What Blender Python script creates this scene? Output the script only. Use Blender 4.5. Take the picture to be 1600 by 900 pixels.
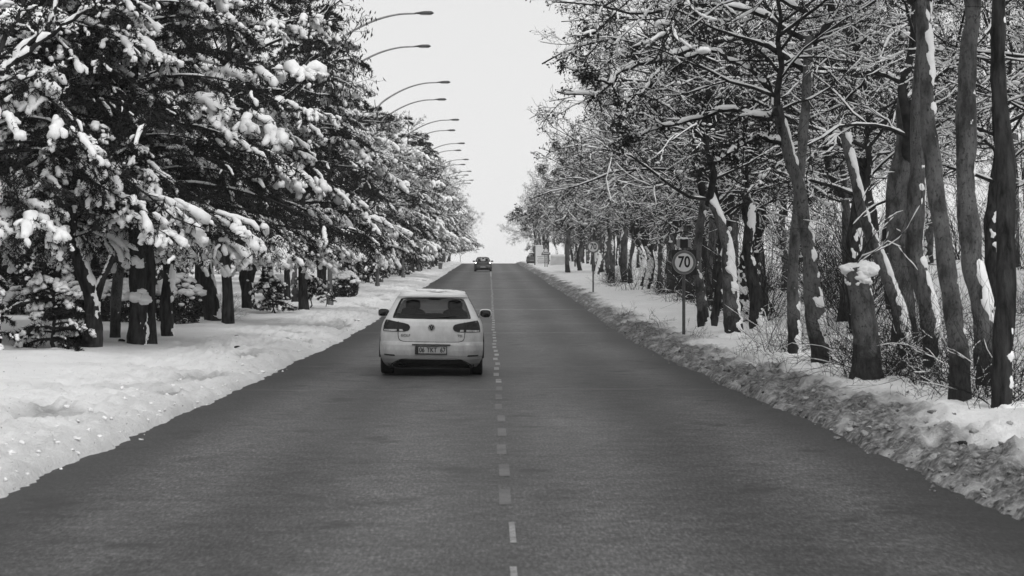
import bpy, math, random
import numpy as np

# ------------------------------------------------------------------ scene, camera, sky, sun, exposure
for _o in list(bpy.data.objects):
    bpy.data.objects.remove(_o)
SC = bpy.context.scene
COL = SC.collection
F_PX, VPX, VPY, EYE = 3111.0, 765.0, 430.0, 1.74      # focal length in pixels of the 1600 px photo

cam_d = bpy.data.cameras.new('camera')
cam = bpy.data.objects.new('camera', cam_d)
COL.objects.link(cam)
cam.location = (0, 0, EYE)
cam.rotation_euler = (math.radians(90 - 0.368), 0, math.radians(-0.6445))
cam_d.sensor_width = 36
cam_d.lens = 70.0
cam_d.clip_start = 0.1
cam_d.clip_end = 6000
cam_d.dof.use_dof = True
cam_d.dof.focus_distance = 46
cam_d.dof.aperture_fstop = 5.6
SC.camera = cam

SUN_EL, SUN_AZ = 42.0, 150.0          # azimuth from +Y (north) clockwise: behind the camera, to the right
world = bpy.data.worlds.new('World')
SC.world = world
world.use_nodes = True
_nt = world.node_tree
_nt.nodes.clear()
_sky = _nt.nodes.new('ShaderNodeTexSky')
_sky.sky_type = 'NISHITA'
_sky.sun_disc = False
_sky.sun_elevation = math.radians(SUN_EL)
_sky.sun_rotation = math.radians(SUN_AZ)
_bw = _nt.nodes.new('ShaderNodeRGBToBW')
_mix = _nt.nodes.new('ShaderNodeMixRGB')
_mix.inputs[0].default_value = 0.86          # overcast: an even cloud layer over the clear sky
_mix.inputs[2].default_value = (7.1, 7.1, 7.1, 1)
_bg = _nt.nodes.new('ShaderNodeBackground')
_bg.inputs['Strength'].default_value = 0.10
_wo = _nt.nodes.new('ShaderNodeOutputWorld')
_nt.links.new(_sky.outputs[0], _bw.inputs[0])
_nt.links.new(_bw.outputs[0], _mix.inputs[1])
_nt.links.new(_mix.outputs[0], _bg.inputs['Color'])
_nt.links.new(_bg.outputs[0], _wo.inputs['Surface'])

sun_d = bpy.data.lights.new('sun', 'SUN')
sun_d.energy = 1.35
sun_d.angle = math.radians(25)
sun_d.color = (1, 1, 1)
sun = bpy.data.objects.new('sun', sun_d)
COL.objects.link(sun)
sun.rotation_euler = (math.radians(90 - SUN_EL), 0, math.radians(180 - SUN_AZ))

SC.view_settings.view_transform = 'Standard'
SC.view_settings.look = 'None'
SC.view_settings.exposure = 0.27
SC.view_settings.gamma = 1.0
SC.render.engine = 'CYCLES'
SC.cycles.max_bounces = 6
SC.cycles.diffuse_bounces = 3
SC.cycles.glossy_bounces = 3
SC.cycles.transmission_bounces = 6
SC.cycles.transparent_max_bounces = 8
SC.cycles.caustics_reflective = False
SC.cycles.caustics_refractive = False
SC.cycles.use_denoising = True
SC.cycles.volume_bounces = 1

# ------------------------------------------------------------------ helpers
RNG = np.random.default_rng(7)


def nrm(v):
    return v / np.maximum(np.linalg.norm(v, axis=-1, keepdims=True), 1e-9)


def _hash(ix, iy, iz):
    h = (ix.astype(np.int64) * 374761393 + iy.astype(np.int64) * 668265263 + iz.astype(np.int64) * 2147483647) & 0xffffffff
    h = ((h ^ (h >> 13)) * 1274126177) & 0xffffffff
    h = (h ^ (h >> 16)) & 0xffffff
    return h / float(0xffffff)


def noise(x, y, z=None):
    """value noise in -1..1"""
    x = np.asarray(x, float)
    y = np.asarray(y, float)
    z = np.zeros_like(x) if z is None else np.asarray(z, float)
    x, y, z = np.broadcast_arrays(x, y, z)
    ix, iy, iz = np.floor(x), np.floor(y), np.floor(z)
    fx, fy, fz = x - ix, y - iy, z - iz
    fx, fy, fz = [t * t * (3 - 2 * t) for t in (fx, fy, fz)]
    ix, iy, iz = ix.astype(int), iy.astype(int), iz.astype(int)
    r = 0
    for a in (0, 1):
        for b in (0, 1):
            for c in (0, 1):
                if c == 1 and not fz.any():
                    continue
                w = (fx if a else 1 - fx) * (fy if b else 1 - fy) * (fz if c else 1 - fz)
                r = r + w * _hash(ix + a, iy + b, iz + c)
    return r * 2 - 1


def fbm(x, y, octv=4, z=None, gain=0.5):
    s, a, f = 0, 1.0, 1.0
    for i in range(octv):
        s = s + a * noise(np.asarray(x) * f + 17.3 * i, np.asarray(y) * f - 9.1 * i, None if z is None else np.asarray(z) * f)
        a *= gain
        f *= 2.03
    return s


def sstep(a, b, x):
    t = np.clip((x - a) / (b - a), 0, 1)
    return t * t * (3 - 2 * t)


class MB:
    def __init__(self):
        self.v, self.f, self.n = [], [], 0

    def add(self, V, F, mi=0):
        V = np.asarray(V, float).reshape(-1, 3)
        F = np.asarray(F, np.int64)
        if len(F) == 0:
            return self
        self.v.append(V)
        self.f.append((F + self.n, mi))
        self.n += len(V)
        return self

    def mesh(self, name, mats, smooth=True):
        me = bpy.data.meshes.new(name)
        V = np.concatenate(self.v) if self.v else np.zeros((0, 3))
        me.vertices.add(len(V))
        me.vertices.foreach_set('co', V.astype(np.float32).ravel())
        loops = np.concatenate([f.ravel() for f, _ in self.f])
        tot = np.concatenate([np.full(len(f), f.shape[1]) for f, _ in self.f])
        mi = np.concatenate([np.full(len(f), m) for f, m in self.f])
        me.loops.add(len(loops))
        me.loops.foreach_set('vertex_index', loops.astype(np.int32))
        me.polygons.add(len(tot))
        st = np.concatenate([[0], np.cumsum(tot)[:-1]])
        me.polygons.foreach_set('loop_start', st.astype(np.int32))
        me.polygons.foreach_set('loop_total', tot.astype(np.int32))
        me.polygons.foreach_set('material_index', mi.astype(np.int32))
        me.polygons.foreach_set('use_smooth', np.full(len(tot), bool(smooth)))
        for m in (mats if isinstance(mats, (list, tuple)) else [mats]):
            me.materials.append(m)
        me.update(calc_edges=True)
        return me

    def build(self, name, mats, parent=None, smooth=True):
        o = bpy.data.objects.new(name, self.mesh(name, mats, smooth))
        COL.objects.link(o)
        o.parent = parent
        return o


def frames(P):
    T = np.empty_like(P)
    T[:, 1:-1] = P[:, 2:] - P[:, :-2]
    T[:, 0] = P[:, 1] - P[:, 0]
    T[:, -1] = P[:, -1] - P[:, -2]
    T = nrm(T)
    m = nrm(P[:, -1] - P[:, 0])
    ref = np.where(np.abs(m[:, 2:3]) > 0.8, np.array([[1.0, 0, 0]]), np.array([[0, 0, 1.0]]))[:, None, :]
    A = nrm(np.cross(T, ref))
    B = np.cross(A, T)
    return T, A, B


def tubes(P, R, S, jitter=0.0, rng=None, caps=False):
    """P (N,K,3), R (N,K): N swept tubes with S sides"""
    N, K, _ = P.shape
    T, A, B = frames(P)
    th = np.arange(S) / S * 2 * np.pi
    c, s = np.cos(th), np.sin(th)
    rr = R[:, :, None] * np.ones(S)
    if jitter:
        rr = rr * (1 + jitter * rng.normal(size=(N, K, S)))
    V = P[:, :, None, :] + rr[..., None] * (A[:, :, None, :] * c[None, None, :, None] + B[:, :, None, :] * s[None, None, :, None])
    base = (np.arange(N) * K * S)[:, None, None]
    k = np.arange(K - 1)[None, :, None]
    j = np.arange(S)[None, None, :]
    j2 = (j + 1) % S
    F = np.stack([base + k * S + j, base + k * S + j2, base + (k + 1) * S + j2, base + (k + 1) * S + j], -1).reshape(-1, 4)
    return V.reshape(-1, 3), F


def tube1(pts, rad, S=10, jitter=0.0, rng=None):
    P = np.asarray(pts, float)[None]
    R = np.asarray(rad, float)
    if R.ndim == 0:
        R = np.full(P.shape[1], float(R))
    return tubes(P, R[None], S, jitter, rng)


def disc_cap(center, axis, r, S=16):
    a = nrm(np.asarray(axis, float))
    ref = np.array([0, 0, 1.0]) if abs(a[2]) < 0.8 else np.array([1.0, 0, 0])
    u = nrm(np.cross(a, ref))
    w = np.cross(a, u)
    th = np.arange(S) / S * 2 * np.pi
    V = np.vstack([np.asarray(center)[None], np.asarray(center) + r * (np.cos(th)[:, None] * u + np.sin(th)[:, None] * w)])
    F = np.array([[0, 1 + i, 1 + (i + 1) % S] for i in range(S)])
    return V, F


def box(x0, x1, y0, y1, z0, z1):
    V = np.array([[x, y, z] for z in (z0, z1) for y in (y0, y1) for x in (x0, x1)], float)
    F = np.array([[0, 2, 3, 1], [4, 5, 7, 6], [0, 1, 5, 4], [2, 6, 7, 3], [0, 4, 6, 2], [1, 3, 7, 5]])
    return V, F


def resample(pts, K):
    pts = np.asarray(pts, float)
    # Catmull-Rom through the points, then K even samples
    P = np.vstack([2 * pts[0] - pts[1], pts, 2 * pts[-1] - pts[-2]])
    out = []
    for i in range(1, len(P) - 2):
        for t in np.linspace(0, 1, 12, endpoint=False):
            a, b, c, d = P[i - 1], P[i], P[i + 1], P[i + 2]
            out.append(0.5 * ((2 * b) + (-a + c) * t + (2 * a - 5 * b + 4 * c - d) * t * t + (-a + 3 * b - 3 * c + d) * t ** 3))
    out.append(pts[-1])
    out = np.array(out)
    L = np.concatenate([[0], np.cumsum(np.linalg.norm(np.diff(out, axis=0), axis=1))])
    s = np.linspace(0, L[-1], K)
    return np.stack([np.interp(s, L, out[:, i]) for i in range(out.shape[1])], 1)


def ico(sub):
    t = (1 + 5 ** .5) / 2
    V = [(-1, t, 0), (1, t, 0), (-1, -t, 0), (1, -t, 0), (0, -1, t), (0, 1, t), (0, -1, -t), (0, 1, -t), (t, 0, -1), (t, 0, 1), (-t, 0, -1), (-t, 0, 1)]
    F = [(0, 11, 5), (0, 5, 1), (0, 1, 7), (0, 7, 10), (0, 10, 11), (1, 5, 9), (5, 11, 4), (11, 10, 2), (10, 7, 6), (7, 1, 8),
         (3, 9, 4), (3, 4, 2), (3, 2, 6), (3, 6, 8), (3, 8, 9), (4, 9, 5), (2, 4, 11), (6, 2, 10), (8, 6, 7), (9, 8, 1)]
    V = [np.array(v) / np.linalg.norm(v) for v in V]
    for _ in range(sub):
        mid, F2 = {}, []
        def m(a, b):
            k = (min(a, b), max(a, b))
            if k not in mid:
                p = V[a] + V[b]
                V.append(p / np.linalg.norm(p))
                mid[k] = len(V) - 1
            return mid[k]
        for a, b, c in F:
            x, y, z = m(a, b), m(b, c), m(c, a)
            F2 += [(a, x, z), (b, y, x), (c, z, y), (x, y, z)]
        F = F2
    return np.array(V), np.array(F)


ICO = {s: ico(s) for s in (1, 2, 3)}


def blobs(C, R3, sub, rng, rough=0.18):
    """N lumpy ellipsoids at C (N,3) with radii R3 (N,3)"""
    V0, F0 = ICO[sub]
    N = len(C)
    off = rng.uniform(0, 100, (N, 1, 3))
    Q = V0[None] * 2.1 + off
    n = noise(Q[..., 0], Q[..., 1], Q[..., 2]) * rough
    V = C[:, None] + V0[None] * R3[:, None] * (1 + n[..., None])
    F = (F0[None] + (np.arange(N) * len(V0))[:, None, None]).reshape(-1, 3)
    return V.reshape(-1, 3), F


def empty(name, loc, rz=0.0):
    o = bpy.data.objects.new(name, None)
    COL.objects.link(o)
    o.location = loc
    o.rotation_euler = (0, 0, rz)
    o.empty_display_size = 0.2
    return o


def tag(o, label=None, cat=None, group=None, kind=None):
    if label: o['label'] = label
    if cat: o['category'] = cat
    if group: o['group'] = group
    if kind: o['kind'] = kind
    return o


def copy_tree(o, parent=None):
    c = o.copy()
    COL.objects.link(c)
    c.parent = parent
    for ch in list(o.children):
        copy_tree(ch, c)
    return c


def attach(name, mesh, parent, loc=None, rz=None, kind=None):
    o = bpy.data.objects.new(name, mesh)
    COL.objects.link(o)
    o.parent = parent
    if loc is not None: o.location = loc
    if rz is not None: o.rotation_euler = (0, 0, rz)
    if kind: o['kind'] = kind
    return o


def text_mesh(body, size, mat, extrude=0.003, squeeze=1.0, align='CENTER', bold=0.0):
    cu = bpy.data.curves.new('lettering', 'FONT')
    cu.body = body
    cu.size = size
    cu.extrude = extrude
    cu.offset = bold
    cu.align_x = align
    cu.align_y = 'CENTER'
    cu.resolution_u = 4
    ob = bpy.data.objects.new('lettering', cu)
    COL.objects.link(ob)
    bpy.context.view_layer.update()
    dg = bpy.context.evaluated_depsgraph_get()
    me = bpy.data.meshes.new_from_object(ob.evaluated_get(dg))
    bpy.data.objects.remove(ob)
    n = len(me.vertices)
    co = np.empty(n * 3, np.float32)
    me.vertices.foreach_get('co', co)
    co = co.reshape(-1, 3)
    co[:, 0] *= squeeze
    out = np.stack([co[:, 0], -co[:, 2], co[:, 1]], 1)      # stand it up, facing -Y
    me.vertices.foreach_set('co', out.ravel())
    me.materials.clear()
    me.materials.append(mat)
    me.update()
    return me


# ------------------------------------------------------------------ materials
def g3(v):
    return (v, v, v, 1)


def mat_base(name, col, rough=0.7, spec=0.3):
    m = bpy.data.materials.new(name)
    m.use_nodes = True
    b = m.node_tree.nodes['Principled BSDF']
    b.inputs['Base Color'].default_value = g3(col)
    b.inputs['Roughness'].default_value = rough
    b.inputs['Specular IOR Level'].default_value = spec
    return m, m.node_tree, b


def nd(nt, typ, **kw):
    n = nt.nodes.new(typ)
    for k, v in kw.items():
        setattr(n, k, v)
    return n


def tex_noise(nt, scale, detail=4, rough=0.55, coord='Object', vec=None, stretch=None):
    if vec is None:
        tc = nd(nt, 'ShaderNodeTexCoord')
        vec = tc.outputs[coord]
    if stretch:
        mp = nd(nt, 'ShaderNodeMapping')
        mp.inputs['Scale'].default_value = stretch
        nt.links.new(vec, mp.inputs['Vector'])
        vec = mp.outputs[0]
    n = nd(nt, 'ShaderNodeTexNoise')
    n.inputs['Scale'].default_value = scale
    n.inputs['Detail'].default_value = detail
    n.inputs['Roughness'].default_value = rough
    nt.links.new(vec, n.inputs['Vector'])
    return n.outputs['Fac']


def ramp(nt, fac, stops):
    r = nd(nt, 'ShaderNodeValToRGB')
    els = r.color_ramp.elements
    while len(els) < len(stops):
        els.new(0.5)
    for e, (p, c) in zip(els, stops):
        e.position = p
        e.color = g3(c)
    nt.links.new(fac, r.inputs[0])
    return r.outputs[0]


def mixc(nt, fac, a, b, mode='MIX'):
    m = nd(nt, 'ShaderNodeMixRGB', blend_type=mode)
    for sock, v in ((m.inputs[0], fac), (m.inputs[1], a), (m.inputs[2], b)):
        if isinstance(v, (int, float)):
            sock.default_value = v if sock == m.inputs[0] else g3(v)
        else:
            nt.links.new(v, sock)
    return m.outputs[0]


def math_n(nt, op, a, b=None, clamp=False):
    m = nd(nt, 'ShaderNodeMath', operation=op)
    m.use_clamp = clamp
    for s, v in ((m.inputs[0], a), (m.inputs[1], b)):
        if v is None: continue
        if isinstance(v, (int, float)): s.default_value = v
        else: nt.links.new(v, s)
    return m.outputs[0]


def bump(nt, b, h, strength=0.4, dist=0.02):
    n = nd(nt, 'ShaderNodeBump')
    n.inputs['Strength'].default_value = strength
    n.inputs['Distance'].default_value = dist
    nt.links.new(h, n.inputs['Height'])
    nt.links.new(n.outputs[0], b.inputs['Normal'])


def mat_noisy(name, lo, hi, scale=8, rough=0.75, spec=0.25, bmp=0.0, stretch=None, detail=5, bdist=0.02, p=(0.35, 0.65)):
    m, nt, b = mat_base(name, hi, rough, spec)
    f = tex_noise(nt, scale, detail, 0.6, stretch=stretch)
    nt.links.new(ramp(nt, f, [(p[0], lo), (p[1], hi)]), b.inputs['Base Color'])
    if bmp:
        bump(nt, b, f, bmp, bdist)
    return m


M = {}
M['snow'] = mat_noisy('clean_snow', 0.74, 0.86, 3.0, 0.65, 0.2, 0.35, bdist=0.03)
M['branch_snow'] = mat_noisy('branch_snow', 0.78, 0.88, 9.0, 0.7, 0.15, 0.5, bdist=0.02)
M['needle'] = mat_noisy('needle', 0.006, 0.022, 3.0, 0.7, 0.15)
M['leaf_dark'] = mat_noisy('dark_leaf', 0.012, 0.05, 5.0, 0.6, 0.25)
M['leaf_dead'] = mat_noisy('dead_leaf', 0.012, 0.05, 5.0, 0.8, 0.1)
M['twig'] = mat_noisy('twig_bark', 0.009, 0.035, 6.0, 0.85, 0.1)
M['bark_dark'] = mat_noisy('dark_bark', 0.009, 0.05, 11.0, 0.9, 0.1, 1.0, stretch=(1, 1, 0.22), bdist=0.07)
M['asph_mark'] = None


def make_plane_bark():
    m, nt, b = mat_base('mottled_bark', 0.15, 0.8, 0.2)
    tc = nd(nt, 'ShaderNodeTexCoord')
    f1 = tex_noise(nt, 5.0, 4, 0.55, vec=tc.outputs['Object'], stretch=(1, 1, 0.5))
    f2 = tex_noise(nt, 26.0, 5, 0.65, vec=tc.outputs['Object'], stretch=(1, 1, 0.3))
    c = ramp(nt, f1, [(0.36, 0.022), (0.44, 0.06), (0.49, 0.105), (0.62, 0.15)])
    f4 = tex_noise(nt, 34.0, 5, 0.7, vec=tc.outputs['Object'], stretch=(1, 1, 0.55))
    c = mixc(nt, 0.35, c, ramp(nt, f2, [(0.3, 0.015), (0.7, 0.13)]))
    c = mixc(nt, ramp(nt, f4, [(0.54, 0.0), (0.62, 0.85)]), c, 0.022)
    # rough dark old bark at the foot of the trunk, with a ragged upper rim
    sep = nd(nt, 'ShaderNodeSeparateXYZ')
    nt.links.new(tc.outputs['Object'], sep.inputs[0])
    hgt = math_n(nt, 'ADD', sep.outputs[2], math_n(nt, 'MULTIPLY', tex_noise(nt, 2.2, 3, 0.6, vec=tc.outputs['Object']), -2.0))
    msk = ramp(nt, math_n(nt, 'ADD', hgt, 0.55), [(0.0, 1.0), (0.22, 0.0)])
    c = mixc(nt, msk, c, ramp(nt, f2, [(0.35, 0.012), (0.7, 0.05)]))
    nt.links.new(c, b.inputs['Base Color'])
    bump(nt, b, f2, 1.0, 0.035)
    return m


M['bark_plane'] = make_plane_bark()


def make_ground_mat():
    m, nt, b = mat_base('ground_snow', 0.82, 0.7, 0.15)
    tc = nd(nt, 'ShaderNodeTexCoord')
    at = nd(nt, 'ShaderNodeAttribute', attribute_name='dirt')
    f1 = tex_noise(nt, 1.2, 6, 0.6, vec=tc.outputs['Object'])
    f2 = tex_noise(nt, 14.0, 6, 0.7, vec=tc.outputs['Object'])
    f3 = tex_noise(nt, 48.0, 3, 0.6, vec=tc.outputs['Object'])
    clean = ramp(nt, f1, [(0.3, 0.82), (0.7, 0.89)])
    dirty = ramp(nt, f2, [(0.38, 0.015), (0.52, 0.07), (0.68, 0.26)])
    msk = math_n(nt, 'MULTIPLY', at.outputs['Fac'], ramp(nt, f2, [(0.3, 1.0), (0.85, 0.7)]), clamp=True)
    c = mixc(nt, msk, clean, dirty)
    nt.links.new(c, b.inputs['Base Color'])
    speck = tex_noise(nt, 30.0, 2, 0.5, vec=tc.outputs['Object'], stretch=(1, 0.35, 1))
    c = mixc(nt, ramp(nt, speck, [(0.70, 0.0), (0.74, 0.75)]), c, 0.12)
    nt.links.new(c, b.inputs['Base Color'])
    h = math_n(nt, 'ADD', f2, math_n(nt, 'MULTIPLY', f3, 0.5))
    bump(nt, b, h, 0.8, 0.06)
    return m


M['ground'] = make_ground_mat()


def make_asphalt():
    m, nt, b = mat_base('asphalt', 0.11, 0.55, 0.17)
    tc = nd(nt, 'ShaderNodeTexCoord')
    v = tc.outputs['Object']
    sep = nd(nt, 'ShaderNodeSeparateXYZ')
    nt.links.new(v, sep.inputs[0])
    grain = tex_noise(nt, 70.0, 3, 0.75, vec=v)
    mid = tex_noise(nt, 3.0, 5, 0.65, vec=v)
    big = tex_noise(nt, 0.35, 4, 0.6, vec=v, stretch=(1.0, 0.35, 1))
    g2 = tex_noise(nt, 16.0, 6, 0.8, vec=v)
    g3_ = tex_noise(nt, 42.0, 4, 0.75, vec=v, stretch=(1, 0.16, 1))
    c = ramp(nt, grain, [(0.3, 0.040), (0.5, 0.072), (0.72, 0.150)])
    c = mixc(nt, 1.0, c, ramp(nt, g2, [(0.3, 0.50), (0.7, 1.45)]), 'MULTIPLY')
    c = mixc(nt, 1.0, c, ramp(nt, g3_, [(0.32, 0.45), (0.5, 0.9), (0.68, 1.75)]), 'MULTIPLY')
    c = mixc(nt, 1.0, c, ramp(nt, mid, [(0.3, 0.66), (0.7, 1.3)]), 'MULTIPLY')
    c = mixc(nt, 1.0, c, ramp(nt, big, [(0.3, 0.68), (0.7, 1.3)]), 'MULTIPLY')
    # polished, paler wheel tracks along the lanes
    tr = math_n(nt, 'COSINE', math_n(nt, 'MULTIPLY', math_n(nt, 'ADD', sep.outputs[0], -0.95), 2 * math.pi / 1.75))
    c = mixc(nt, 1.0, c, ramp(nt, math_n(nt, 'ADD', math_n(nt, 'MULTIPLY', tr, 0.5), 0.5), [(0, 0.76), (1, 1.20)]), 'MULTIPLY')
    # damp dark smears and tar spots
    sm = tex_noise(nt, 1.1, 5, 0.6, vec=v, stretch=(1.0, 0.8, 1))
    c = mixc(nt, ramp(nt, sm, [(0.585, 0.0), (0.67, 0.75)]), c, 0.024)
    # pale cross joints and salt lines
    wob = math_n(nt, 'MULTIPLY', tex_noise(nt, 0.8, 3, 0.5, vec=v), 1.2)
    yy = math_n(nt, 'ADD', sep.outputs[1], wob)
    for y0, w, s in ((30.3, 0.16, 0.3), (38.0, 0.12, 0.35), (58.0, 0.5, 0.5), (66.0, 0.35, 0.35), (81, 0.9, 0.6), (97, 0.6, 0.4), (118, 1.2, 0.55), (150, 1.2, 0.4), (203.5, 1.6, 0.9)):
        d = math_n(nt, 'ABSOLUTE', math_n(nt, 'ADD', yy, -y0 - 0.6))
        k = math_n(nt, 'MULTIPLY', ramp(nt, math_n(nt, 'DIVIDE', d, w), [(0.3, s), (1.0, 0.0)]), ramp(nt, mid, [(0.35, 0.2), (0.6, 1)]))
        c = mixc(nt, k, c, 0.22)
    # wet, gritty margins beside the snow
    ax = math_n(nt, 'ADD', math_n(nt, 'ABSOLUTE', sep.outputs[0]), math_n(nt, 'MULTIPLY', mid, 0.9))
    c = mixc(nt, ramp(nt, math_n(nt, 'ADD', ax, -3.4), [(0.05, 0.0), (0.85, 0.65)]), c, 0.028)
    nt.links.new(c, b.inputs['Base Color'])
    bump(nt, b, g2, 0.35, 0.01)
    return m


M['asphalt'] = make_asphalt()


def make_worn_paint(a=(0.36, 0.09), b_=(0.60, 0.36)):
    m, nt, b = mat_base('worn_road_paint', 0.4, 0.55, 0.17)
    f = tex_noise(nt, 45.0, 4, 0.7)
    f2 = tex_noise(nt, 2.2, 4, 0.6)
    s = math_n(nt, 'ADD', math_n(nt, 'MULTIPLY', f, 0.5), math_n(nt, 'MULTIPLY', f2, 0.5))
    nt.links.new(ramp(nt, s, [a, b_]), b.inputs['Base Color'])
    return m


M['paint'] = make_worn_paint()
M['paint_faint'] = make_worn_paint((0.42, 0.07), (0.68, 0.16))
M['pole'] = mat_noisy('painted_pole', 0.07, 0.11, 4.0, 0.6, 0.3)
M['metal'] = mat_noisy('galvanised_metal', 0.20, 0.30, 4.0, 0.5, 0.4)
M['metal_dark'] = mat_noisy('dark_metal', 0.05, 0.09, 6.0, 0.5, 0.4)
M['sign_white'] = mat_noisy('sign_white', 0.58, 0.66, 6.0, 0.5, 0.3)
M['sign_red'] = mat_noisy('sign_border', 0.10, 0.14, 6.0, 0.5, 0.3)
M['sign_edge'] = mat_noisy('sign_edge', 0.22, 0.30, 6.0, 0.5, 0.3)
M['sign_black'] = mat_noisy('sign_black', 0.008, 0.014, 6.0, 0.5, 0.3)
M['rubber'] = mat_noisy('tyre_rubber', 0.010, 0.02, 12.0, 0.8, 0.2)
M['plastic'] = mat_noisy('black_plastic', 0.010, 0.02, 10.0, 0.6, 0.3)
M['seat'] = mat_noisy('seat_cloth', 0.012, 0.022, 10.0, 0.9, 0.1)
M['chrome'] = mat_noisy('chrome', 0.35, 0.5, 10.0, 0.25, 0.6)
M['plate_white'] = mat_noisy('plate_white', 0.30, 0.38, 30.0, 0.6, 0.3)
M['concrete'] = mat_noisy('pale_concrete', 0.48, 0.58, 2.0, 0.85, 0.2)
M['tower_pale'] = mat_noisy('tower_render', 0.30, 0.36, 0.3, 0.85, 0.2)
M['tower_dark'] = mat_noisy('tower_glass', 0.10, 0.14, 0.5, 0.4, 0.4)
M['bin'] = mat_noisy('bin_metal', 0.12, 0.18, 8.0, 0.6, 0.3)
M['board_print'] = mat_noisy('board_print', 0.14, 0.2, 8.0, 0.6, 0.3)
M['board_white'] = mat_noisy('board_white', 0.72, 0.80, 3.0, 0.6, 0.3)


def make_car_paint(name, col, dirt_col, dirt_amt):
    m, nt, b = mat_base(name, col, 0.38, 0.5)
    tc = nd(nt, 'ShaderNodeTexCoord')
    sep = nd(nt, 'ShaderNodeSeparateXYZ')
    nt.links.new(tc.outputs['Object'], sep.inputs[0])
    f = tex_noise(nt, 6.0, 6, 0.7, vec=tc.outputs['Object'], stretch=(1, 1, 0.6))
    k = ramp(nt, math_n(nt, 'ADD', sep.outputs[2], math_n(nt, 'MULTIPLY', f, -0.7)), [(0.0, dirt_amt), (0.75, 0.08)])
    nt.links.new(mixc(nt, k, col, dirt_col), b.inputs['Base Color'])
    b.inputs['Coat Weight'].default_value = 0.35
    b.inputs['Coat Roughness'].default_value = 0.15
    nt.links.new(ramp(nt, f, [(0.3, 0.3), (0.7, 0.55)]), b.inputs['Roughness'])
    return m


M['paint_white'] = make_car_paint('white_car_paint', 0.72, 0.12, 0.75)
M['paint_dark'] = make_car_paint('dark_car_paint', 0.018, 0.10, 0.3)
M['paint_grey'] = make_car_paint('grey_car_paint', 0.12, 0.12, 0.3)


def make_glass(name, tint):
    m, nt, b = mat_base(name, 0.02, 0.05, 0.5)
    out = nt.nodes['Material Output']
    tr = nd(nt, 'ShaderNodeBsdfTransparent')
    tr.inputs[0].default_value = g3(tint)
    gl = nd(nt, 'ShaderNodeBsdfGlossy')
    gl.inputs['Roughness'].default_value = 0.04
    gl.inputs['Color'].default_value = g3(0.9)
    fr = nd(nt, 'ShaderNodeFresnel')
    fr.inputs[0].default_value = 1.45
    mx = nd(nt, 'ShaderNodeMixShader')
    f = math_n(nt, 'ADD', math_n(nt, 'MULTIPLY', fr.outputs[0], 0.7), 0.0)
    nt.links.new(f, mx.inputs[0])
    nt.links.new(tr.outputs[0], mx.inputs[1])
    nt.links.new(gl.outputs[0], mx.inputs[2])
    nt.links.new(mx.outputs[0], out.inputs['Surface'])
    return m


M['glass'] = make_glass('window_glass', 0.62)
M['glass_dark'], _a, _b = mat_base('dark_window_glass', 0.006, 0.08, 0.5)
M['lamp_dark'] = mat_noisy('smoked_lamp_lens', 0.008, 0.02, 9.0, 0.3, 0.25)
M['lamp_clear'] = mat_noisy('clear_lamp_lens', 0.25, 0.5, 14.0, 0.2, 0.6)
M['lamp_lit'], _nt2, _b2 = mat_base('lit_brake_lamp', 0.5, 0.3, 0.4)
_b2.inputs['Emission Color'].default_value = (1, 1, 1, 1)
_b2.inputs['Emission Strength'].default_value = 4.0

# ------------------------------------------------------------------ terrain
PROF_Y = np.array([-60, 0, 46, 58, 66, 75, 84, 98, 113, 150, 202, 250, 285, 300, 312, 330, 360, 420, 520, 800, 3000])
PROF_Z = np.array([0, 0, 0.0, 0.05, 0.13, 0.25, 0.39, 0.60, 0.82, 1.36, 2.13, 2.82, 3.34, 3.52, 3.60, 3.45, 1.8, -5.2, -12, -16, -16.0])
_yy = np.arange(-60, 3001, 2.0)
_zz = np.interp(_yy, PROF_Y, PROF_Z)
_k = np.hanning(13); _k /= _k.sum()
_zz = np.convolve(np.pad(_zz, 6, mode='edge'), _k, mode='valid')


def road_z(y):
    return np.interp(y, _yy, _zz)


def edge_r(y):
    return 3.74 + 0.10 * noise(np.asarray(y) * 0.12, 3.3) + 0.06 * noise(np.asarray(y) * 0.6, 8.1) + 0.04 * noise(np.asarray(y) * 2.3, 1.1) + 0.035 * noise(np.asarray(y) * 7.3, 4.1) + 0.3 * sstep(50, 110, np.asarray(y))


def edge_l(y):
    return 3.82 + 0.08 * noise(np.asarray(y) * 0.10, 13.3) + 0.05 * noise(np.asarray(y) * 0.55, 18.1) + 0.035 * noise(np.asarray(y) * 2.1, 11.1) + 0.035 * noise(np.asarray(y) * 7.1, 14.1) + 0.2 * sstep(50, 110, np.asarray(y))


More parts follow.
